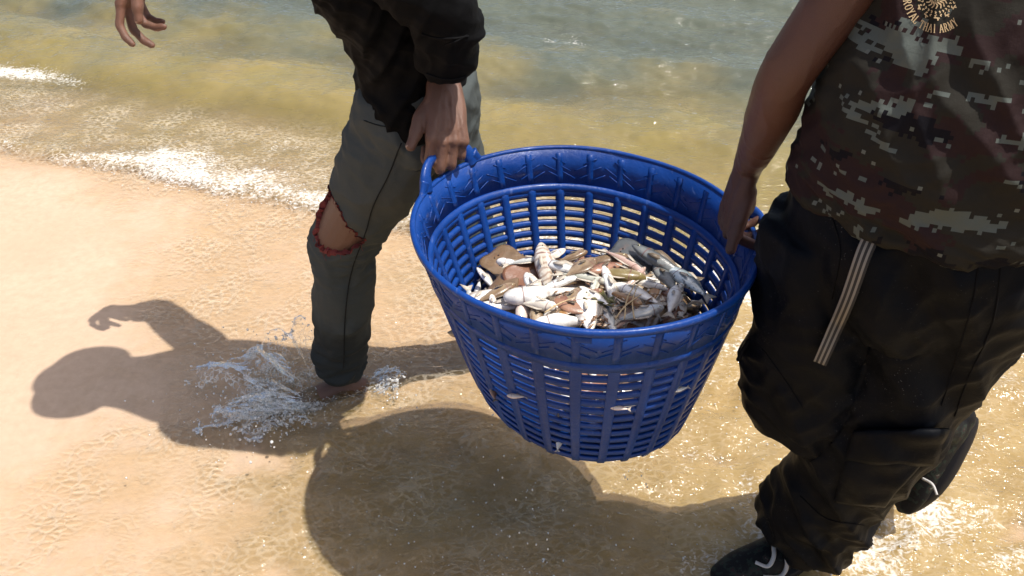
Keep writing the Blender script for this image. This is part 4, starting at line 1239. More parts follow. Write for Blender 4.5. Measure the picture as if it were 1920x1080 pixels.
nt = NT('red_torn_lining'); M_RED = nt.pbr(nt.mix(nt.noise(140, 3, .6, nt.geo()), (0.12, 0.014, 0.013), (0.23, 0.036, 0.028)), .8, nt.bump(nt.noise(500, 2, .6, nt.geo()), .002, .8))
# red rolled edge of the tear: a strip of lining along the cut
mb = MB(); rnd = random.Random(9)
def fray(p):
    qq = np.array(p) - kc
    an_ = math.atan2(qq @ ku, qq @ kr)
    wgt = .16 + .60 * float(sst(.5, -.5, math.sin(an_))) + .45 * float(sst(-.1, -.8, math.cos(an_))) - .35 * float(sst(.1, .8, math.cos(an_)))
    inn = V3(-qq + kd * (qq @ kd)).normalized()
    w = (.003 + .014 * wgt) * (.75 + 1.1 * float(pn(qq[0] * 70, qq[1] * 70, qq[2] * 70)) + .5 * float(pn(qq[0] * 210, qq[1] * 210, qq[2] * 210)))
    return inn, max(.0008, w)
for a, b_ in edge_pts:
    (ia, wa), (ib, wb) = fray(a), fray(b_); K = V3(kd)
    row = []
    for k in range(4):
        t = k / 3
        row.append((a + ia * (wa * t - .003) + K * (.0035 - .011 * t * t + .002 * math.sin(t * 5 + a.z * 300)), b_ + ib * (wb * t - .003) + K * (.0035 - .011 * t * t + .002 * math.sin(t * 5 + b_.z * 300))))
    V_ = [q_ for r_ in row for q_ in r_]
    mb.add(V_, [(2 * k, 2 * k + 1, 2 * k + 3, 2 * k + 2) for k in range(3)])
for a, b_ in edge_pts[::5]:
    d_ = V3((rnd.gauss(0, 1), rnd.gauss(0, 1), -1.2)).normalized() * rnd.uniform(.006, .022)
    loft(mb, [(*a, .0006), (*(a + d_ * .5 + V3(kd) * .004), .0005), (*(a + d_), .0004)], kd, 4, 6)
mb.build('torn_lining', M_RED, trL)['label'] = 'ragged red lining round the torn knee'
nt = NT('trouser_seam'); M_SEAM_L = nt.pbr((0.020, 0.021, 0.021), .9, Specular_IOR_Level=.05)
seam_on(bvhTL, [(752, 268), (728, 330), (700, 385), (684, 440), (660, 505), (648, 580), (644, 690)], .0014, M_SEAM_L, trL, off=.002)
seam_on(bvhTL, [(683, 226), (715, 236), (752, 240), (776, 240)], .0012, M_SEAM_L, trL)
# hanging strip of light cloth at the trouser seat, seen past the forearm
# shirt
M_SHIRT_L = cloth_mat('black_shirt_cloth', (0.0030, 0.0030, 0.0034), (0.0045, 0.0045, 0.005), 1300, .78, .0)
mb = MB()
loft(mb, [(-.200, 1.672, .842, .106, .150), (-.202, 1.672, .875, .108, .152), (-.206, 1.670, .95, .104, .146), (-.212, 1.666, 1.0, .106, .146), (-.228, 1.650, 1.10, .120, .166), (-.325, 1.64, 1.245, .122, .195), (-.385, 1.642, 1.33, .095, .150), (-.430, 1.645, 1.372, .066, .070)], (1, 0, 0), 40, 70)
loft(mb, [(*V3((-.37, 1.60, 1.305)), .07, .07), (*shL, .072, .072), (*shL.lerp(elbL, .5), .068, .066), (*elbL.lerp(shL, .12), .060, .060), (*elbL.lerp(wristL, .20), .056, .055), (*elbL.lerp(wristL, .40), .055, .052), (*elbL.lerp(wristL, .52), .050, .046)], (0, -1, 0), 26, 60)
loft(mb, [(*elbL.lerp(wristL, .34), .058, .055), (*elbL.lerp(wristL, .45), .060, .057), (*elbL.lerp(wristL, .545), .054, .050)], (0, -1, 0), 26, 14)
loft(mb, [(*V3((-.385, 1.70, 1.305)), .07, .07), (*shF, .070, .070), (*shF.lerp(elbF, .5), .064, .062), (*elbF, .055, .055), (*elbF.lerp(wristF, .35), .050, .050)], (0, 0, 1), 24, 50)
me = voxel(mb, .0042, 3, .5)
co, no = get_co(me), get_no(me)
tors = sst(1.28, 1.05, co[:, 2])
arm = np.exp(-((co[:, 1] - 1.46) / .07) ** 2) * sst(.95, 1.0, co[:, 2])
# hanging diagonal drapes from shoulder to waist
dg = co[:, 2] * 9 + co[:, 0] * 20
d = .008 * ridge(co[:, 0] * 24 - co[:, 2] * 9, co[:, 1] * 9, co[:, 2] * 5 + 2) * tors + .003 * ridge(co[:, 0] * 40 - co[:, 2] * 18, co[:, 1] * 15, co[:, 2] * 11) * tors
low = sst(1.0, .90, co[:, 2]); d += low * .006 * ridge(co[:, 0] * 12, co[:, 1] * 10, co[:, 2] * 30 + co[:, 0] * 8)
d += arm * .0055 * ridge(co[:, 0] * 8, co[:, 1] * 6, co[:, 2] * 36 + co[:, 0] * 14)
d += .0025 * fbm(co[:, 0] * 14, co[:, 1] * 14, co[:, 2] * 14, 3)
set_co(me, co + no * d[:, None])
shirtL = mesh_obj('shirt', me, M_SHIRT_L, pL)
bvhSL = bvh_of(me)
M_SEAM_K = NT('shirt_seam').pbr((0.006, 0.006, 0.0065), .85, Specular_IOR_Level=.1)
for pix in ([(790, 62), (815, 70), (845, 72), (878, 68)], [(800, 138), (825, 146), (850, 148), (874, 142)], [(835, 84), (856, 76), (876, 66)]):
    seam_on(bvhSL, pix, .0018, M_SEAM_K, shirtL, 'cuff_fold', .001)
# ------------------------------------------------------------------ right person: camouflage shirt, black cargo trousers
pR = empty('person', (.66, 1.17, 0))
tag(pR, 'person in dark camouflage shirt and black cargo trousers gripping the right basket rim', 'person')
FWD = V3((-.47, -.88, 0)).normalized(); RGT = V3((-.88, .47, 0)).normalized()     # his right is on the picture's left
HR_c = BK_M @ V3(((bk_r(BK_H) + .012) * math.cos(HANDLE_R), (bk_r(BK_H) + .012) * math.sin(HANDLE_R), BK_H + RISE_R - .004))
mb = MB(); nailsR = []
TR = V3((.06, -.95, .10)).normalized(); ZR = V3((-.96, -.10, .16)); ZR = (ZR - TR * ZR.dot(TR)).normalized()
YR = TR.cross(ZR); frR = frame(-TR, YR, ZR)
wristR = HR_c + frR @ V3((.002, -.104, .020)) + V3((-.040, -.012, -.018))
hand_geo(mb, wristR, frR, -1, ((74, 38, 16), (72, 44, 20), (68, 50, 22), (62, 56, 24)), (24, -10, 2, -4), nails=nailsR, scale=1.02, spread=(.06, .0, -.05, -.12))
elbR = V3((.388, 1.150, 1.140)); shR = V3((.498, 1.140, 1.390))
loft(mb, [(*(wristR + YR * .03), .017, .027), (*wristR, .021, .0285), (*(wristR - YR * .03), .0235, .030), (*wristR.lerp(elbR, .38), .030, .034), (*wristR.lerp(elbR, .72), .038, .040), (*elbR, .038, .039), (*elbR.lerp(shR, .35), .042, .042), (*elbR.lerp(shR, .7), .048, .047), (*shR, .058, .056)], frR.col[2], 24, 54)
C0 = V3((.622, 1.105, 0))
def T3(z, f=0.0, r=0.0): return C0 + FWD * f + RGT * r + V3((0, 0, z))
def ring3(z, f, fb, lat, r=0.0):
    p = T3(z, f, r); k = max(0, z - 1.12)
    return (p.x + .22 * k, p.y + .03 * k, z, fb, lat)
loft(mb, [ring3(.80, 0, .11, .165), ring3(.95, .005, .12, .165), ring3(1.10, .005, .115, .165), ring3(1.26, 0, .105, .175), ring3(1.36, 0, .085, .15), ring3(1.43, 0, .058, .062), ring3(1.50, .012, .055, .056)], FWD, 28, 50)
shR2 = T3(1.39, 0, -.195) + V3((.05, 0, 0))
loft(mb, [(*shR, .055, .055), (*(T3(1.385) + V3((.05, 0, 0))), .055, .05), (*shR2, .055, .055)], (0, 0, 1), 18, 20, round_ends=True)
elbR2 = T3(1.10, -.04, -.27); wrR2 = T3(.92, .10, -.30)
loft(mb, [(*shR2, .056, .056), (*shR2.lerp(elbR2, .5), .048, .046), (*elbR2, .041, .041), (*elbR2.lerp(wrR2, .4), .038, .036), (*wrR2, .024, .028)], FWD, 22, 40)
fy2 = (wrR2 - elbR2).normalized(); zz = (-RGT - fy2 * (-RGT).dot(fy2)).normalized(); xx = fy2.cross(zz)
hand_geo(mb, wrR2, frame(xx, fy2, zz), 1, ((25, 30, 20),) * 4, (35, 25, 15, 10), nails=nailsR)
WR, frHR = head_geo(mb, T3(1.605, .03) + V3((.10, .02, 0)), (-.80, -.60, -.22), (-.06, -.05, 1), 1.0)
hipA, kneeA, ankA = V3((.518, 1.155, .86)), V3((.535, 1.150, .535)), V3((.865, 1.275, .315))     # swinging leg
hipB, kneeB, ankB = V3((.705, 1.090, .86)), V3((.660, 1.110, .47)), V3((.618, 1.172, .085))     # standing leg
for h_, k_, a_ in ((hipA, kneeA, ankA), (hipB, kneeB, ankB)):
    loft(mb, [(*h_, .085, .085), (*h_.lerp(k_, .5), .070, .070), (*k_, .056, .056), (*k_.lerp(a_, .3), .054, .054), (*k_.lerp(a_, .8), .036, .036), (*a_, .034, .034)], FWD, 20, 40, round_ends=True)
me = voxel(mb, .0030, 3, .5)
co, no = get_co(me), get_no(me)
q = (co - np.array(wristR)) @ np.array(frR); nn = no @ np.array(frR)
m_ = sst(.12, .09, np.abs(q[:, 1] - .02)) * sst(-.004, .006, q[:, 2])
tend = np.zeros(len(co))
for x0, x1 in ((.012, .030), (.004, .010), (-.004, -.010), (-.012, -.028)):
    xc = -(x0 + (x1 - x0) * np.clip(q[:, 1] / .09, 0, 1)); tend += np.exp(-((q[:, 0] - xc) / .0032) ** 2) * sst(.0, .03, q[:, 1]) * sst(.10, .075, q[:, 1])
vein = np.clip(ridge(q[:, 0] * 38, q[:, 1] * 17, 3.0), 0, 1) ** 3
arm_v = np.clip(ridge(co[:, 0] * 16, co[:, 1] * 16, co[:, 2] * 7), 0, 1) ** 4 * (co[:, 0] < .47) * .0010
set_co(me, co + no * (m_ * (.0015 * tend + .0013 * vein) + arm_v)[:, None])
near = np.linalg.norm(q, axis=1) < .2
attr(me, 'palm', near * sst(.0, .03, q[:, 1]) * sst(-.1, -.5, nn[:, 2]) * .8)
bodyR = mesh_obj('body', me, M_SKIN_R, pR)
add_nails(nailsR, bodyR)
head_parts(WR, frHR, 1.0, pR)

# black cargo trousers
def salt(nt, c):                                     # dried sand and salt specks
    p = nt.geo()
    v = nt.n('TexVoronoi', None, Vector=p, Scale=210.0).outputs['Distance']
    f = nt.math('MULTIPLY', nt.rng(v, .16, .08), nt.rng(nt.noise(11, 4, .7, p), .55, .68))
    return nt.mix(nt.math('MULTIPLY', f, .75), c, (0.28, 0.27, 0.26))
M_CARGO = cloth_mat('black_cargo_cloth', (0.0014, 0.0019, 0.0034), (0.0032, 0.0042, 0.0070), 1000, .58, .0, salt, 0.0, .10)
mb = MB()
loft(mb, [ring3(1.005, .0, .128, .172), ring3(.96, .0, .140, .188), ring3(.90, .0, .150, .202), ring3(.83, -.005, .145, .205), ring3(.77, -.01, .125, .19)], FWD, 40, 36)
loft(mb, [(*(hipA + V3((.0, .0, .03))), .120, .110), (*hipA.lerp(kneeA, .3), .118, .110), (*hipA.lerp(kneeA, .65), .114, .108), (*(kneeA + V3((-.005, -.004, .035))), .106, .104), (*(kneeA + V3((.018, .012, -.030))), .100, .098), (*kneeA.lerp(ankA, .3), .096, .094), (*kneeA.lerp(ankA, .6), .088, .084), (*kneeA.lerp(ankA, .80), .074, .070)], FWD, 30, 90)
loft(mb, [(*(hipB + V3((.005, .0, .03))), .132, .120), (*hipB.lerp(kneeB, .35), .126, .116), (*hipB.lerp(kneeB, .75), .116, .110), (*kneeB, .112, .108), (*kneeB.lerp(ankB, .35), .098, .096), (*kneeB.lerp(ankB, .7), .092, .096), (*(kneeB.lerp(ankB, .84) + V3((.006, .004, 0))), .092, .098), (*(ankB + V3((.026, .014, .062))), .090, .098)], FWD, 34, 90)
me = voxel(mb, .0055, 5, .5)
co, no = get_co(me), get_no(me)
d = .006 * fbm(co[:, 0] * 7, co[:, 1] * 7, co[:, 2] * 6, 3)
d += .0105 * ridge(co[:, 0] * 9 + co[:, 2] * 5, co[:, 1] * 7, co[:, 2] * 4 + co[:, 0] * 6) + .0050 * ridge(co[:, 0] * 18 - co[:, 2] * 7, co[:, 1] * 16, co[:, 2] * 13)
kn = np.exp(-((co[:, 2] - .50) / .10) ** 2) * sst(.60, .56, co[:, 0]); d += kn * .007 * ridge(co[:, 0] * 9, co[:, 1] * 9, co[:, 2] * 24 + co[:, 0] * 18)
low = sst(.34, .16, co[:, 2]); d += low * .013 * ridge(co[:, 0] * 14, co[:, 1] * 14, co[:, 2] * 20 + co[:, 0] * 12)
cr = np.exp(-((co[:, 2] - .80) / .09) ** 2) * np.exp(-((co[:, 0] - .585) / .07) ** 2); d += cr * .007 * ridge(co[:, 0] * 26 + co[:, 2] * 16, co[:, 1] * 8, co[:, 2] * 10)
set_co(me, co + no * d[:, None])
trR = mesh_obj('trousers', me, M_CARGO, pR)
bvhTR = bvh_of(me)
# cargo pocket, flap and seams on the standing leg; flap edge on the swinging knee
slab_on('cargo_pocket', bvhTR, bilin((1592, 850), (1738, 852), (1655, 945), (1562, 938)), 14, 12, .003, .010, M_CARGO, trR)
slab_on('pocket_flap', bvhTR, bilin((1604, 798), (1768, 796), (1748, 862), (1586, 858)), 16, 8, .011, .007, M_CARGO, trR)
M_SEAM_R = NT('cargo_seam').pbr((0.007, 0.007, 0.008), .85, Specular_IOR_Level=.08)
for pix in ([(1838, 470), (1825, 560), (1800, 650), (1765, 760)], [(1880, 470), (1862, 600), (1815, 710), (1790, 780)], [(1500, 930), (1550, 972), (1620, 985)], [(1430, 655), (1470, 710), (1505, 765)], [(1560, 405), (1575, 470), (1560, 560)]):
    seam_on(bvhTR, pix, .0013, M_SEAM_R, trR)
# loose drawstring toggle on the outer knee
mb = MB(); p0, n0 = onto(bvhTR, 1404, 640)
loft(mb, [(*p0, .004), (*(p0 + V3((-.010, -.006, -.016))), .0035), (*(p0 + V3((-.014, -.008, -.034))), .0045)], (0, 1, 0), 8, 10, round_ends=True)
mb.build('drawstring_end', M_SEAM_R, trR)

# camouflage shirt
def camo(nt, _c):
    u, v = nt.at('cu'), nt.at('cv')
    comb = nt.n('CombineXYZ', None, X=u, Y=v, Z=0.0).outputs[0]
    def snapped(cell): return nt.n('VectorMath', {'operation': 'SNAP'}, i_0=comb, i_1=(cell, cell, cell)).outputs[0]
    sn = snapped(.0052)
    jit = nt.n('TexWhiteNoise', {'noise_dimensions': '3D'}, Vector=sn).outputs['Value']
    def field(sx, sy, off, rough=.55, detail=4):
        mp = nt.n('Mapping', None, Vector=sn, Location=(off, off * .7, 0), Scale=(sx, sy, 1), Rotation=(0, 0, R(-14))).outputs[0]
        return nt.math('ADD', nt.noise(1.0, detail, rough, mp, .4), nt.rng(jit, 0, 1, -.014, .014))
    base = nt.mix(nt.math('GREATER_THAN', field(7, 11, 3.1), .50), (0.026, 0.015, 0.015), (0.023, 0.021, 0.017))
    base = nt.mix(nt.math('GREATER_THAN', field(10, 17, 9.7), .60), base, (0.008, 0.0075, 0.010))
    base = nt.mix(nt.math('GREATER_THAN', field(8.5, 24, 14.2, .67, 5), .563), base, (0.092, 0.105, 0.094))
    spk = nt.math('MULTIPLY', nt.math('GREATER_THAN', jit, .988), nt.math('GREATER_THAN', field(4, 7, 21.0), .53))
    return nt.mix(spk, base, (0.12, 0.13, 0.115))
M_CAMO = cloth_mat('digital_camouflage_cloth', (0.03, 0.02, 0.02), (0.03, 0.02, 0.02), 1200, .80, .0, camo)
mb = MB()
loft(mb, [ring3(.965, .006, .146, .192), ring3(.985, .008, .152, .198), ring3(1.03, .016, .152, .196), ring3(1.09, .020, .150, .192), ring3(1.18, .012, .140, .190), ring3(1.27, .004, .128, .196), ring3(1.345, 0, .108, .175), ring3(1.40, 0, .080, .115), ring3(1.435, .004, .066, .074)], FWD, 48, 80)
for sh, eb in ((shR, elbR), (shR2, elbR2)):
    loft(mb, [(*((T3(1.35) + V3((.05, 0, 0))).lerp(sh, .4)), .07, .07), (*(sh + V3((0, 0, -.012))), .064, .064), (*sh.lerp(eb, .22), .062, .060), (*sh.lerp(eb, .36), .062, .060)], FWD, 26, 30)
me = voxel(mb, .0040, 4, .5)
co, no = get_co(me), get_no(me)
qf = (co - np.array(C0)) @ np.array(FWD); qr = (co - np.array(C0)) @ np.array(RGT)
th = np.arctan2(-qr, qf)
# long soft creases sweeping across the belly, tighter gathers at the hem
d = .0075 * ridge(th * 1.3 + 2.0, co[:, 2] * 13 + th * 1.6, 1.0) * sst(1.36, 1.2, co[:, 2])
d += .0035 * ridge(th * 2.6, co[:, 2] * 24 - th * 2.2, 5.0)
hem = sst(1.04, .97, co[:, 2]); d += hem * .006 * ridge(th * 2.0, co[:, 2] * 46 + th * 3, 3.0)
d += .003 * fbm(co[:, 0] * 9, co[:, 1] * 9, co[:, 2] * 9, 2)
set_co(me, co + no * d[:, None])
attr(me, 'cu', th * .17); attr(me, 'cv', co[:, 2])
shirtR = mesh_obj('shirt', me, M_CAMO, pR)
bvhSR = bvh_of(me)

# gold print on the left chest: lettering on an arc below a wheel-shaped crest
nt = NT('gold_print'); M_GOLD = nt.pbr(nt.mix(nt.noise(400, 2, .5, nt.geo()), (0.44, 0.30, 0.15), (0.60, 0.44, 0.24)), .55)
# letter strokes in a 0..1 box, with serifs: (x0,y0,x1,y1,width)
SW = .15; SF = .09
LET = {
    'R': [(.18, 0, .18, 1, SW), (.18, .95, .55, .95, SF), (.55, .95, .72, .82, SW), (.72, .82, .72, .65, SW), (.72, .65, .55, .52, SW), (.55, .52, .18, .52, SF), (.45, .52, .82, .03, SW), (.04, .03, .34, .03, SF), (.04, .97, .30, .97, SF), (.70, .03, .94, .03, SF)],
    'O': [(.5, .97, .8, .85, SW * .8), (.8, .85, .88, .5, SW), (.88, .5, .8, .15, SW), (.8, .15, .5, .03, SW * .8), (.5, .03, .2, .15, SW * .8), (.2, .15, .12, .5, SW), (.12, .5, .2, .85, SW), (.2, .85, .5, .97, SW * .8)],
    'Y': [(.12, .97, .5, .45, SW), (.88, .97, .5, .45, SF * 1.2), (.5, .5, .5, 0, SW), (.34, .03, .66, .03, SF), (0, .97, .28, .97, SF), (.74, .97, 1, .97, SF)],
    'A': [(.14, .03, .5, .97, SF * 1.2), (.5, .97, .86, .03, SW), (.28, .34, .72, .34, SF), (0, .03, .28, .03, SF), (.70, .03, 1, .03, SF)],
    'L': [(.22, 0, .22, 1, SW), (.06, .97, .40, .97, SF), (.06, .03, .85, .03, SF), (.85, .03, .88, .28, SF)],
    'T': [(.5, 0, .5, 1, SW), (.06, .96, .94, .96, SF), (.06, .96, .05, .72, SF), (.94, .96, .95, .72, SF), (.34, .03, .66, .03, SF)],
    'H': [(.2, 0, .2, 1, SW), (.8, 0, .8, 1, SW), (.2, .5, .8, .5, SF), (.05, .03, .35, .03, SF), (.65, .03, .95, .03, SF), (.05, .97, .35, .97, SF), (.65, .97, .95, .97, SF)],
    'I': [(.5, 0, .5, 1, SW), (.32, .03, .68, .03, SF), (.32, .97, .68, .97, SF)],
    'M': [(.14, 0, .14, 1, SF * 1.2), (.14, .97, .5, .05, SW), (.86, .97, .5, .05, SF * 1.2), (.86, 0, .86, 1, SW), (0, .03, .28, .03, SF), (.70, .03, 1, .03, SF), (0, .97, .2, .97, SF), (.8, .97, 1, .97, SF)],
}
EC = (1757, -6)                                      # crest centre, photo pixels
ax0, _ = onto(bvhSR, EC[0], 22); 
def chest(px, py, off): return onto(bvhSR, px, py, off)[0]
def pix_quad(mb, a, b, w, off=.0012, seg=1):
    """a flat print stroke between two pixel points"""
    dx, dy = b[0] - a[0], b[1] - a[1]; l = math.hypot(dx, dy) + 1e-9; nx, ny = -dy / l * w / 2, dx / l * w / 2
    V = []
    for t in np.linspace(0, 1, seg + 1):
        x, y = a[0] + dx * t, a[1] + dy * t
        V += [chest(x + nx, y + ny, off), chest(x - nx, y - ny, off)]
    mb.add(V, [(2 * i, 2 * i + 1, 2 * i + 3, 2 * i + 2) for i in range(seg)])
mb = MB()
text = 'ROYAL THAI ARMY'; a_start, a_end = 186, 312   # degrees, counter-clockwise with y up, round the crest
wid = {'I': .55, ' ': .55, 'M': 1.15, 'L': .85}
ws_ = [wid.get(ch, 1.0) for ch in text]; tot = sum(ws_); acc = 0
r_in, r_out = 47, 62
for ch, w_ in zip(text, ws_):
    a0 = a_start + (a_end - a_start) * acc / tot; a1 = a_start + (a_end - a_start) * (acc + w_ * .90) / tot; acc += w_
    if ch == ' ': continue
    def LP(x, y):
        if ch == 'I': x = .5 + (x - .5) * 1.6
        a = R(a0 + (a1 - a0) * x); rr = r_out - (r_out - r_in) * y
        return EC[0] + rr * math.cos(a) * 1.03, EC[1] - rr * math.sin(a) * 1.10
    for k_, (x0, y0, x1, y1, w2) in enumerate(LET[ch]):
        pix_quad(mb, LP(x0, y0), LP(x1, y1), w2 * 13, .0012 + .00006 * k_)
mb.build('lettering', M_GOLD, shirtR, False)
mb = MB()
def pol(a, r): return EC[0] + r * math.cos(a) * 1.03, EC[1] - r * math.sin(a) * 1.10
k_ = 0
for r0_, r1_, n_, w_, tw in ((2, 8, 10, 2.2, 0), (10, 21, 18, 2.6, .30), (25, 29, 26, 2.2, .10), (31, 35, 24, 2.0, -.10)):
    for i in range(n_):
        a = 2 * math.pi * i / n_
        k_ += 1
        pix_quad(mb, pol(a, r0_), pol(a + tw, (r0_ + r1_) / 2), w_, .0012 + (k_ % 7) * .00008)
        pix_quad(mb, pol(a + tw, (r0_ + r1_) / 2), pol(a + tw * .4, r1_), w_ * .8, .00125 + (k_ % 7) * .00008)
for a in range(0, 360, 30):
    aa = R(a)
    pix_quad(mb, pol(aa - .12, 36.5), pol(aa + .12, 37.5), 2.4, .0019); pix_quad(mb, pol(aa, 37), pol(aa + .05, 41), 2.2, .0021)
for i in range(36):
    pix_quad(mb, pol(2 * math.pi * i / 36, 9), pol(2 * math.pi * (i + .6) / 36, 9), 1.0, .0022)
mb.build('crest', M_GOLD, shirtR, False)

# webbing belt with its loose end hanging
nt = NT('striped_webbing')
u = nt.at('u')
w = nt.math('SINE', nt.math('MULTIPLY', u, 2 * math.pi * 3.0))
c = nt.mix(nt.rng(w, -.1, .35), (0.020, 0.017, 0.015), (0.22, 0.195, 0.165))
M_BELT = nt.pbr(c, .8, nt.bump(nt.noise(900, 1, .5, nt.geo()), .0008, .7))
belt = empty('belt', T3(.97), pR)
belt.matrix_parent_inverse = pR.matrix_world.inverted()
both = bvh_of(trR.data, shirtR.data)
pix = catmull([(1650, 414, 0), (1622, 470, 0), (1590, 560, 0), (1560, 630, 0), (1537, 682, 0)], 40)
V = []; U = []; F = []
for lay in (.0035, 0.0):
    for i, (x, y, _) in enumerate(pix):
        t = i / 39; wdt = 32 - 7 * t
        for k in range(9):
            e = k / 8
            p, n = onto(bvhTR, x + (e - .5) * wdt * .95, y + (e - .5) * wdt * .40)
            p0, _ = onto(bvhTR, x, y)
            base_p = p0.lerp(p, .55) if (p - p0).length > .03 else p
            V.append(PD(x + (e - .5) * wdt * .95, y + (e - .5) * wdt * .40, max(.2, (base_p - V3((0, 0, CAM_H))).dot(V3((0, CP, -SP))) - .012 - lay - .010 * t)))
            U.append(e)
N = len(pix) * 9
for i in range(len(pix) - 1):
    for k in range(8):
        a = i * 9 + k
        F += [(a, a + 1, a + 10, a + 9), (N + a, N + a + 9, N + a + 10, N + a + 1)]
for i in range(len(pix) - 1):
    F += [(i * 9, i * 9 + 9, N + i * 9 + 9, N + i * 9), (i * 9 + 8, N + i * 9 + 8, N + i * 9 + 17, i * 9 + 17)]
F += [tuple(range(N - 9, N)) + tuple(range(2 * N - 1, 2 * N - 10, -1))]
mb = MB(); mb.add(V, F); me = mb.mesh('belt_end'); attr(me, 'u', U)
mesh_obj('belt_end', me, M_BELT, belt)

# shoes
nt = NT('camouflage_shoe_canvas'); p = nt.geo()
f = nt.noise(48, 3, .6, p)
c = nt.ramp(f, [(.40, (0.006, 0.006, 0.007)), (.52, (0.014, 0.022, 0.017)), (.60, (0.026, 0.013, 0.013)), (.68, (0.09, 0.10, 0.08))], 'CONSTANT')
M_SHOE = nt.pbr(c, .6, nt.bump(nt.noise(700, 2, .6, p), .001, .6), Specular_IOR_Level=.15)
M_SOLE = NT('black_rubber_sole').pbr((0.009, 0.008, 0.009), .6, Specular_IOR_Level=.2)
M_LACE = NT('grey_white_lace').pbr((0.46, 0.44, 0.42), .75)
def shoe(heel, toe, up, label, k=1.0):
    h, t = V3(heel), V3(toe); d = (t - h).normalized(); u = V3(up); u = (u - d * u.dot(d)).normalized(); r = d.cross(u); L = (t - h).length
    o = empty('shoe', h, pR); o.matrix_parent_inverse = pR.matrix_world.inverted(); o['label'] = label
    W = lambda x, y, z: h + r * x + d * (y * L) + u * z
    mb = MB()
    loft(mb, [(*W(0, .02, .045), .045 * k, .030 * k), (*W(0, .12, .052), .050 * k, .038 * k), (*W(0, .30, .052), .046 * k, .039 * k), (*W(0, .55, .040), .036 * k, .042 * k), (*W(0, .78, .030), .026 * k, .045 * k), (*W(0, .93, .024), .018 * k, .036 * k)], u, 24, 36, round_ends=True)
    loft(mb, [(*W(0, .13, .06), .040, .036), (*W(0, .12, .105), .044, .040), (*W(0, .11, .125), .046, .042)], d, 20, 14)
    mesh_obj('upper', voxel(mb, .004, 3), M_SHOE, o)
    mb = MB(); n = 36; ring_ = []
    for i in range(n):
        a = 2 * math.pi * i / n; y = .5 - .53 * math.cos(a); w_ = k * (.040 + .010 * max(0, min(1, (y - .3) / .4))) * (1 if y < .8 else 1)
        ring_.append((math.sin(a) * w_ * (1 - .1 * math.cos(2 * a)), y))
    V = [W(x, y, z) for z in (-.004, .004, .018, .024) for x, y in [(a * (.94 if z < 0 or z > .02 else 1), b) for a, b in ring_]]
    F = [(k * n + i, k * n + (i + 1) % n, (k + 1) * n + (i + 1) % n, (k + 1) * n + i) for k in range(3) for i in range(n)]
    F += [tuple(range(n - 1, -1, -1)), tuple(3 * n + i for i in range(n))]
    mb.add(V, F); mb.build('sole', M_SOLE, o)
    return o, W
s1, W1 = shoe((.700, 1.205, .012), (.432, 1.098, .012), (0, 0, 1), 'dark camouflage shoe planted in the water')
s2, W2 = shoe((.988, 1.310, .300), (.880, 1.250, .080), (-.86, -.30, .40), 'dark camouflage shoe lifted behind, heel up', .84)
mbv = [c_ for c_ in s1.children if c_.name.startswith('upper')][0].data
bv1 = bvh_of(mbv)
for pix in ([(1470, 1012), (1452, 1024), (1450, 1044), (1438, 1062), (1416, 1056)], [(1492, 1024), (1474, 1038), (1472, 1060), (1460, 1076), (1430, 1080)]):
    c_ = catmull([(x, y, 0) for x, y in pix], 30)
    pts = [onto(bv1, x, y, .006)[0] for x, y, _ in c_]
    for k in range(2):
        pts = [pts[0]] + [(pts[i - 1] + pts[i] * 2 + pts[i + 1]) / 4 for i in range(1, len(pts) - 1)] + [pts[-1]]
    mb = MB(); loft(mb, [(*p, .0022, .0046) for p in pts], (0, 0, 1), 8, 60); mb.build('lace', M_LACE, s1)
mb = MB(); a_ = PD(1732, 898, 1.80)
loft(mb, [(*PD(1730, 897, 1.80), .0028), (*PD(1748, 908, 1.78), .0028), (*PD(1757, 928, 1.77), .0025)], (0, 0, 1), 8, 16); mb.build('lace', M_LACE, s2)
# ------------------------------------------------------------------ splash and spray
nt = NT('splash_water'); p = nt.geo()
n1 = nt.noise(70, 3, .6, p); b = nt.bump(n1, .004, .5)
gl = nt.n('BsdfGlossy', None, Color=(1, 1, 1, 1), Roughness=.08, Normal=b)
tr = nt.n('BsdfTransparent', None, Color=(.97, .97, .95, 1))
fr = nt.n('Fresnel', None, IOR=1.33, Normal=b)
m = nt.n('MixShader', None, i_0=nt.math('MULTIPLY', fr.outputs[0], .65), i_1=tr.outputs[0], i_2=gl.outputs[0])
fo = nt.at('froth')
wp = nt.n('VectorMath', {'operation': 'ADD'}, i_0=p, i_1=nt.n('VectorMath', {'operation': 'SCALE'}, i_0=nt.n('TexNoise', None, Vector=p, Scale=40.0, Detail=2.0).outputs[1], Scale=0.03).outputs[0]).outputs[0]
ve = nt.n('TexVoronoi', {'feature': 'DISTANCE_TO_EDGE'}, Vector=wp, Scale=62.0).outputs['Distance']
lace = nt.math('MULTIPLY', nt.rng(nt.math('SUBTRACT', ve, nt.math('MULTIPLY', fo, .22)), .10, -.06), nt.rng(nt.noise(30, 3, .6, p), .35, .6))
df = nt.n('BsdfDiffuse', None, Color=(.82, .81, .79, 1), Normal=b)
tl = nt.n('BsdfTranslucent', None, Color=(.8, .8, .78, 1))
ds = nt.n('MixShader', None, i_0=.4, i_1=df.outputs[0], i_2=tl.outputs[0])
m = nt.n('MixShader', None, i_0=nt.math('MULTIPLY', lace, .85), i_1=m.outputs[0], i_2=ds.outputs[0])
M_SPLASH = nt.end(m.outputs[0])
nt = NT('spray_drops')
gl = nt.n('BsdfGlossy', None, Color=(1, 1, 1, 1), Roughness=.1)
df = nt.n('BsdfDiffuse', None, Color=(.80, .80, .78, 1)); tr = nt.n('BsdfTransparent', None, Color=(.95, .95, .93, 1))
m = nt.n('MixShader', None, i_0=.55, i_1=tr.outputs[0], i_2=df.outputs[0])
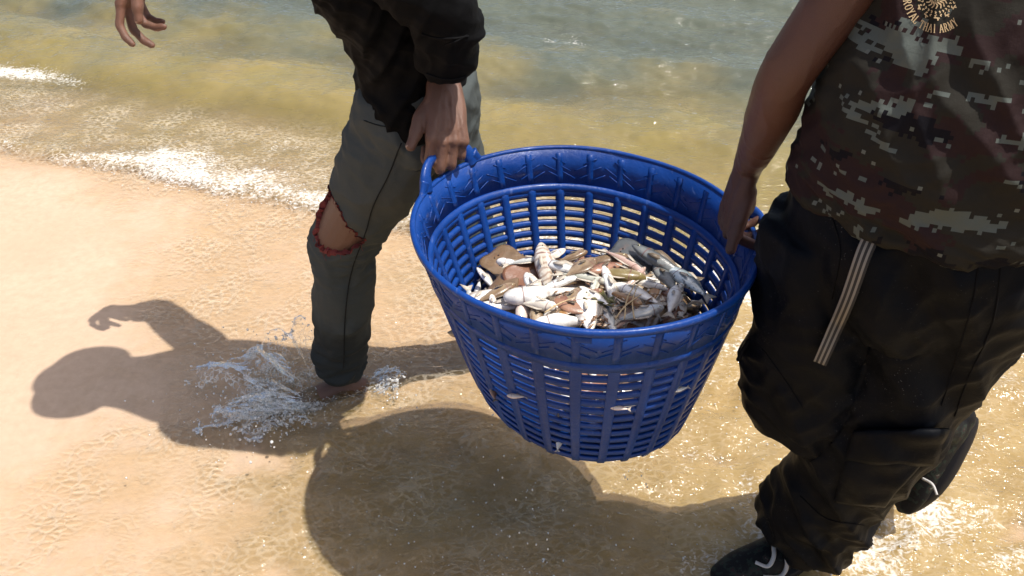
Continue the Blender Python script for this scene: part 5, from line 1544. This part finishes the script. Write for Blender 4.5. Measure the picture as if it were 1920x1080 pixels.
m = nt.n('MixShader', None, i_0=.10, i_1=m.outputs[0], i_2=gl.outputs[0])
M_DROP = nt.end(m.outputs[0])

splash = empty('water_splash', (-.56, 1.69, 0))
tag(splash, 'sheet of clear water and white spray thrown up by the stepping foot', 'splash')
rs = np.random.RandomState(4)
# thrown sheets: fans that leave the foot to the left and curl over
def sheet(a0, a1, reach, height, seed, r0=.06, c=(-.55, 1.70), thin=.35):
    nu, nv = 90, 46; V = np.zeros((nv + 1, nu + 1, 3)); fr_ = np.zeros((nv + 1, nu + 1))
    U, W_ = np.meshgrid(np.linspace(0, 1, nu + 1), np.linspace(0, 1, nv + 1))
    a = a0 + (a1 - a0) * U
    k = .74 + .40 * pn(U * 3.2, seed * 3.1, 1.0) + .08 * pn(U * 8, seed * 2.0, W_ * 3)
    rr = r0 + reach * (W_ ** .85) * k
    z = .004 + height * np.sin(np.pi * np.clip(W_ * .80, 0, 1)) ** 1.1 * (.65 + .5 * pn(U * 3.5 + 8, seed * 1.0, 0.0)) * np.sin(np.pi * np.clip(U * .9 + .08, 0, 1)) ** .5
    wob = .014 * fbm(U * 7, W_ * 5, seed * 1.0, 3)
    V[..., 0] = c[0] + (rr + wob) * np.cos(a); V[..., 1] = c[1] + (rr + wob) * np.sin(a) * .75; V[..., 2] = z + wob * .8
    edge = np.minimum(1, W_ ** 2.2 * 1.1)
    fr_ = thin * .4 + edge * .55 + .35 * np.exp(-(W_ / .12) ** 2)
    hole = fbm(U * 7, W_ * 4.5, seed * 5.0, 3) + (1.0 - 1.25 * W_)
    keep = hole > 0
    n = nu + 1
    F = []
    for j in range(nv):
        for i in range(nu):
            if keep[j, i] and keep[j + 1, i] and keep[j, i + 1] and keep[j + 1, i + 1]:
                F.append((j * n + i, j * n + i + 1, (j + 1) * n + i + 1, (j + 1) * n + i))
    mb = MB(); mb.add(V.reshape(-1, 3), F); me = mb.mesh('sheet'); attr(me, 'froth', fr_.ravel())
    mesh_obj('water_sheet', me, M_SPLASH, splash)
    return V, keep
sheets = [sheet(R(120), R(236), .30, .125, 1), sheet(R(95), R(190), .20, .20, 2, .05, (-.52, 1.73), .1), sheet(R(150), R(275), .24, .060, 3, .02, (-.53, 1.685), .7), sheet(R(130), R(250), .26, .030, 5, .03, (-.57, 1.66), .9), sheet(R(-30), R(60), .10, .035, 4, .05, (-.43, 1.73), .7), sheet(R(190), R(330), .10, .045, 6, .02, (-.575, 1.685), .8)]
# strands along the torn sheet edges and loose drops
def blob(mb, c, r, st=(1, 1, 1)):
    t = (1 + 5 ** .5) / 2
    vs = [(-1, t, 0), (1, t, 0), (-1, -t, 0), (1, -t, 0), (0, -1, t), (0, 1, t), (0, -1, -t), (0, 1, -t), (t, 0, -1), (t, 0, 1), (-t, 0, -1), (-t, 0, 1)]
    fs = [(0, 11, 5), (0, 5, 1), (0, 1, 7), (0, 7, 10), (0, 10, 11), (1, 5, 9), (5, 11, 4), (11, 10, 2), (10, 7, 6), (7, 1, 8), (3, 9, 4), (3, 4, 2), (3, 2, 6), (3, 6, 8), (3, 8, 9), (4, 9, 5), (2, 4, 11), (6, 2, 10), (8, 6, 7), (9, 8, 1)]
    k = r / 1.9
    mb.add([(c[0] + a * k * st[0], c[1] + b_ * k * st[1], c[2] + d * k * st[2]) for a, b_, d in vs], fs)
mb = MB()
for V, keep in sheets:
    h, w = keep.shape
    for j in range(1, h - 1):
        for i in range(1, w - 1):
            if keep[j, i] and not (keep[j + 1, i] and keep[j, i + 1] and keep[j, i - 1]) and rs.rand() < .3:
                p = V[j, i] + rs.normal(size=3) * .003
                blob(mb, p, abs(rs.normal(0, .0017)) + .0009, (rs.uniform(.7, 1.8), rs.uniform(.7, 1.8), rs.uniform(.7, 1.4)))
for i in range(380):
    a = rs.uniform(R(110), R(270)); q = .08 + abs(rs.normal(0, .15))
    z = abs(rs.normal(0, .030)) + .006 + .05 * rs.rand() ** 3
    blob(mb, (-.56 + q * math.cos(a), 1.68 + q * .75 * math.sin(a), z), abs(rs.normal(0, .0016)) + .0007)
mb.build('spray', M_DROP, splash)['kind'] = 'stuff'
# spray and bubbles elsewhere: along the breaking foam, round the right feet, drips from the basket
mb = MB()
def wz(x, y): return float(wave_fields(np.array([x]), np.array([y]))[0][0])
pts = []
for i in range(220):
    x = rs.uniform(-1.75, -.15) if rs.rand() < .75 else rs.uniform(.6, 1.6)
    s0 = rs.normal(.03, .05)
    y = s0 * 1.063 + 2.42 - .36 * x
    pts.append((x, y, abs(rs.normal(0, .008)), abs(rs.normal(0, .0022)) + .0012))
for fx, fy, sx, n_ in ((.86, 1.22, .12, 220), (.52, 1.08, .12, 160), (1.2, 1.15, .22, 160), (-.36, 1.72, .08, 120), (.10, .98, .22, 300), (.75, 1.6, .2, 400), (-.15, 1.2, .2, 260), (-.62, 1.64, .07, 420), (-.55, 1.66, .035, 160)):
    for i in range(n_):
        pts.append((rs.normal(fx, sx), rs.normal(fy, sx * .8), abs(rs.normal(0, .006)), abs(rs.normal(0, .0012)) + .0009))
pa = np.array(pts); zz = wave_fields(pa[:, 0], pa[:, 1])[0]
for (x, y, h_, r_), z in zip(pts, zz):
    blob(mb, (x, y, z + h_ * .6), r_ * .6, (rs.uniform(.8, 1.6), rs.uniform(.8, 1.6), .8))
o = mb.build('foam_bubbles', M_DROP); tag(o, 'white foam bubbles and spray scattered over the breaking water', 'foam', kind='stuff')
# drips from the basket and small fish caught in the slots
mb = MB()
for i in range(70):
    a = rs.uniform(0, 6.28); q = rs.uniform(.1, .22)
    p = BK_M @ V3((q * math.cos(a), q * math.sin(a), -rs.uniform(.02, .33)))
    blob(mb, p, rs.uniform(.001, .0024), (1, 1, 1.8))
o = mb.build('basket_drips', M_DROP); tag(o, 'water drops falling below the blue basket', 'drops', kind='stuff')
_bb = MB()
for ch_ in basket.children:
    if ch_.name.startswith(('hoop', 'upright', 'base')):
        _bb.add([BK_M @ v.co for v in ch_.data.vertices], [tuple(p.vertices) for p in ch_.data.polygons])
_bkbvh = BVHTree.FromPolygons(_bb.v, _bb.f)
def on_basket(px, py): return onto(_bkbvh, px, py, .003)[0]
for i, (px, py, L, hd, sk, lab) in enumerate(((968, 740, .034, 175, 'pink', 'tiny pink fish stuck in a slot low on the front left of the basket'), (1160, 762, .034, 170, 'pink', 'tiny pale fish stuck in a slot low on the front right of the basket'), (1048, 830, .032, 80, 'white', 'tiny white fish tail sticking out near the bottom of the basket'), (906, 762, .036, 100, 'red_brown', 'tiny brown fish poking out at the lower left of the basket'), (1274, 730, .03, 200, 'silver', 'tiny silver fish in a slot low on the right of the basket'))):
    make_fish('slot_fish', lab, 'round', sk, on_basket(px, py), L, hd, 0, 80, 0, 60 + i)
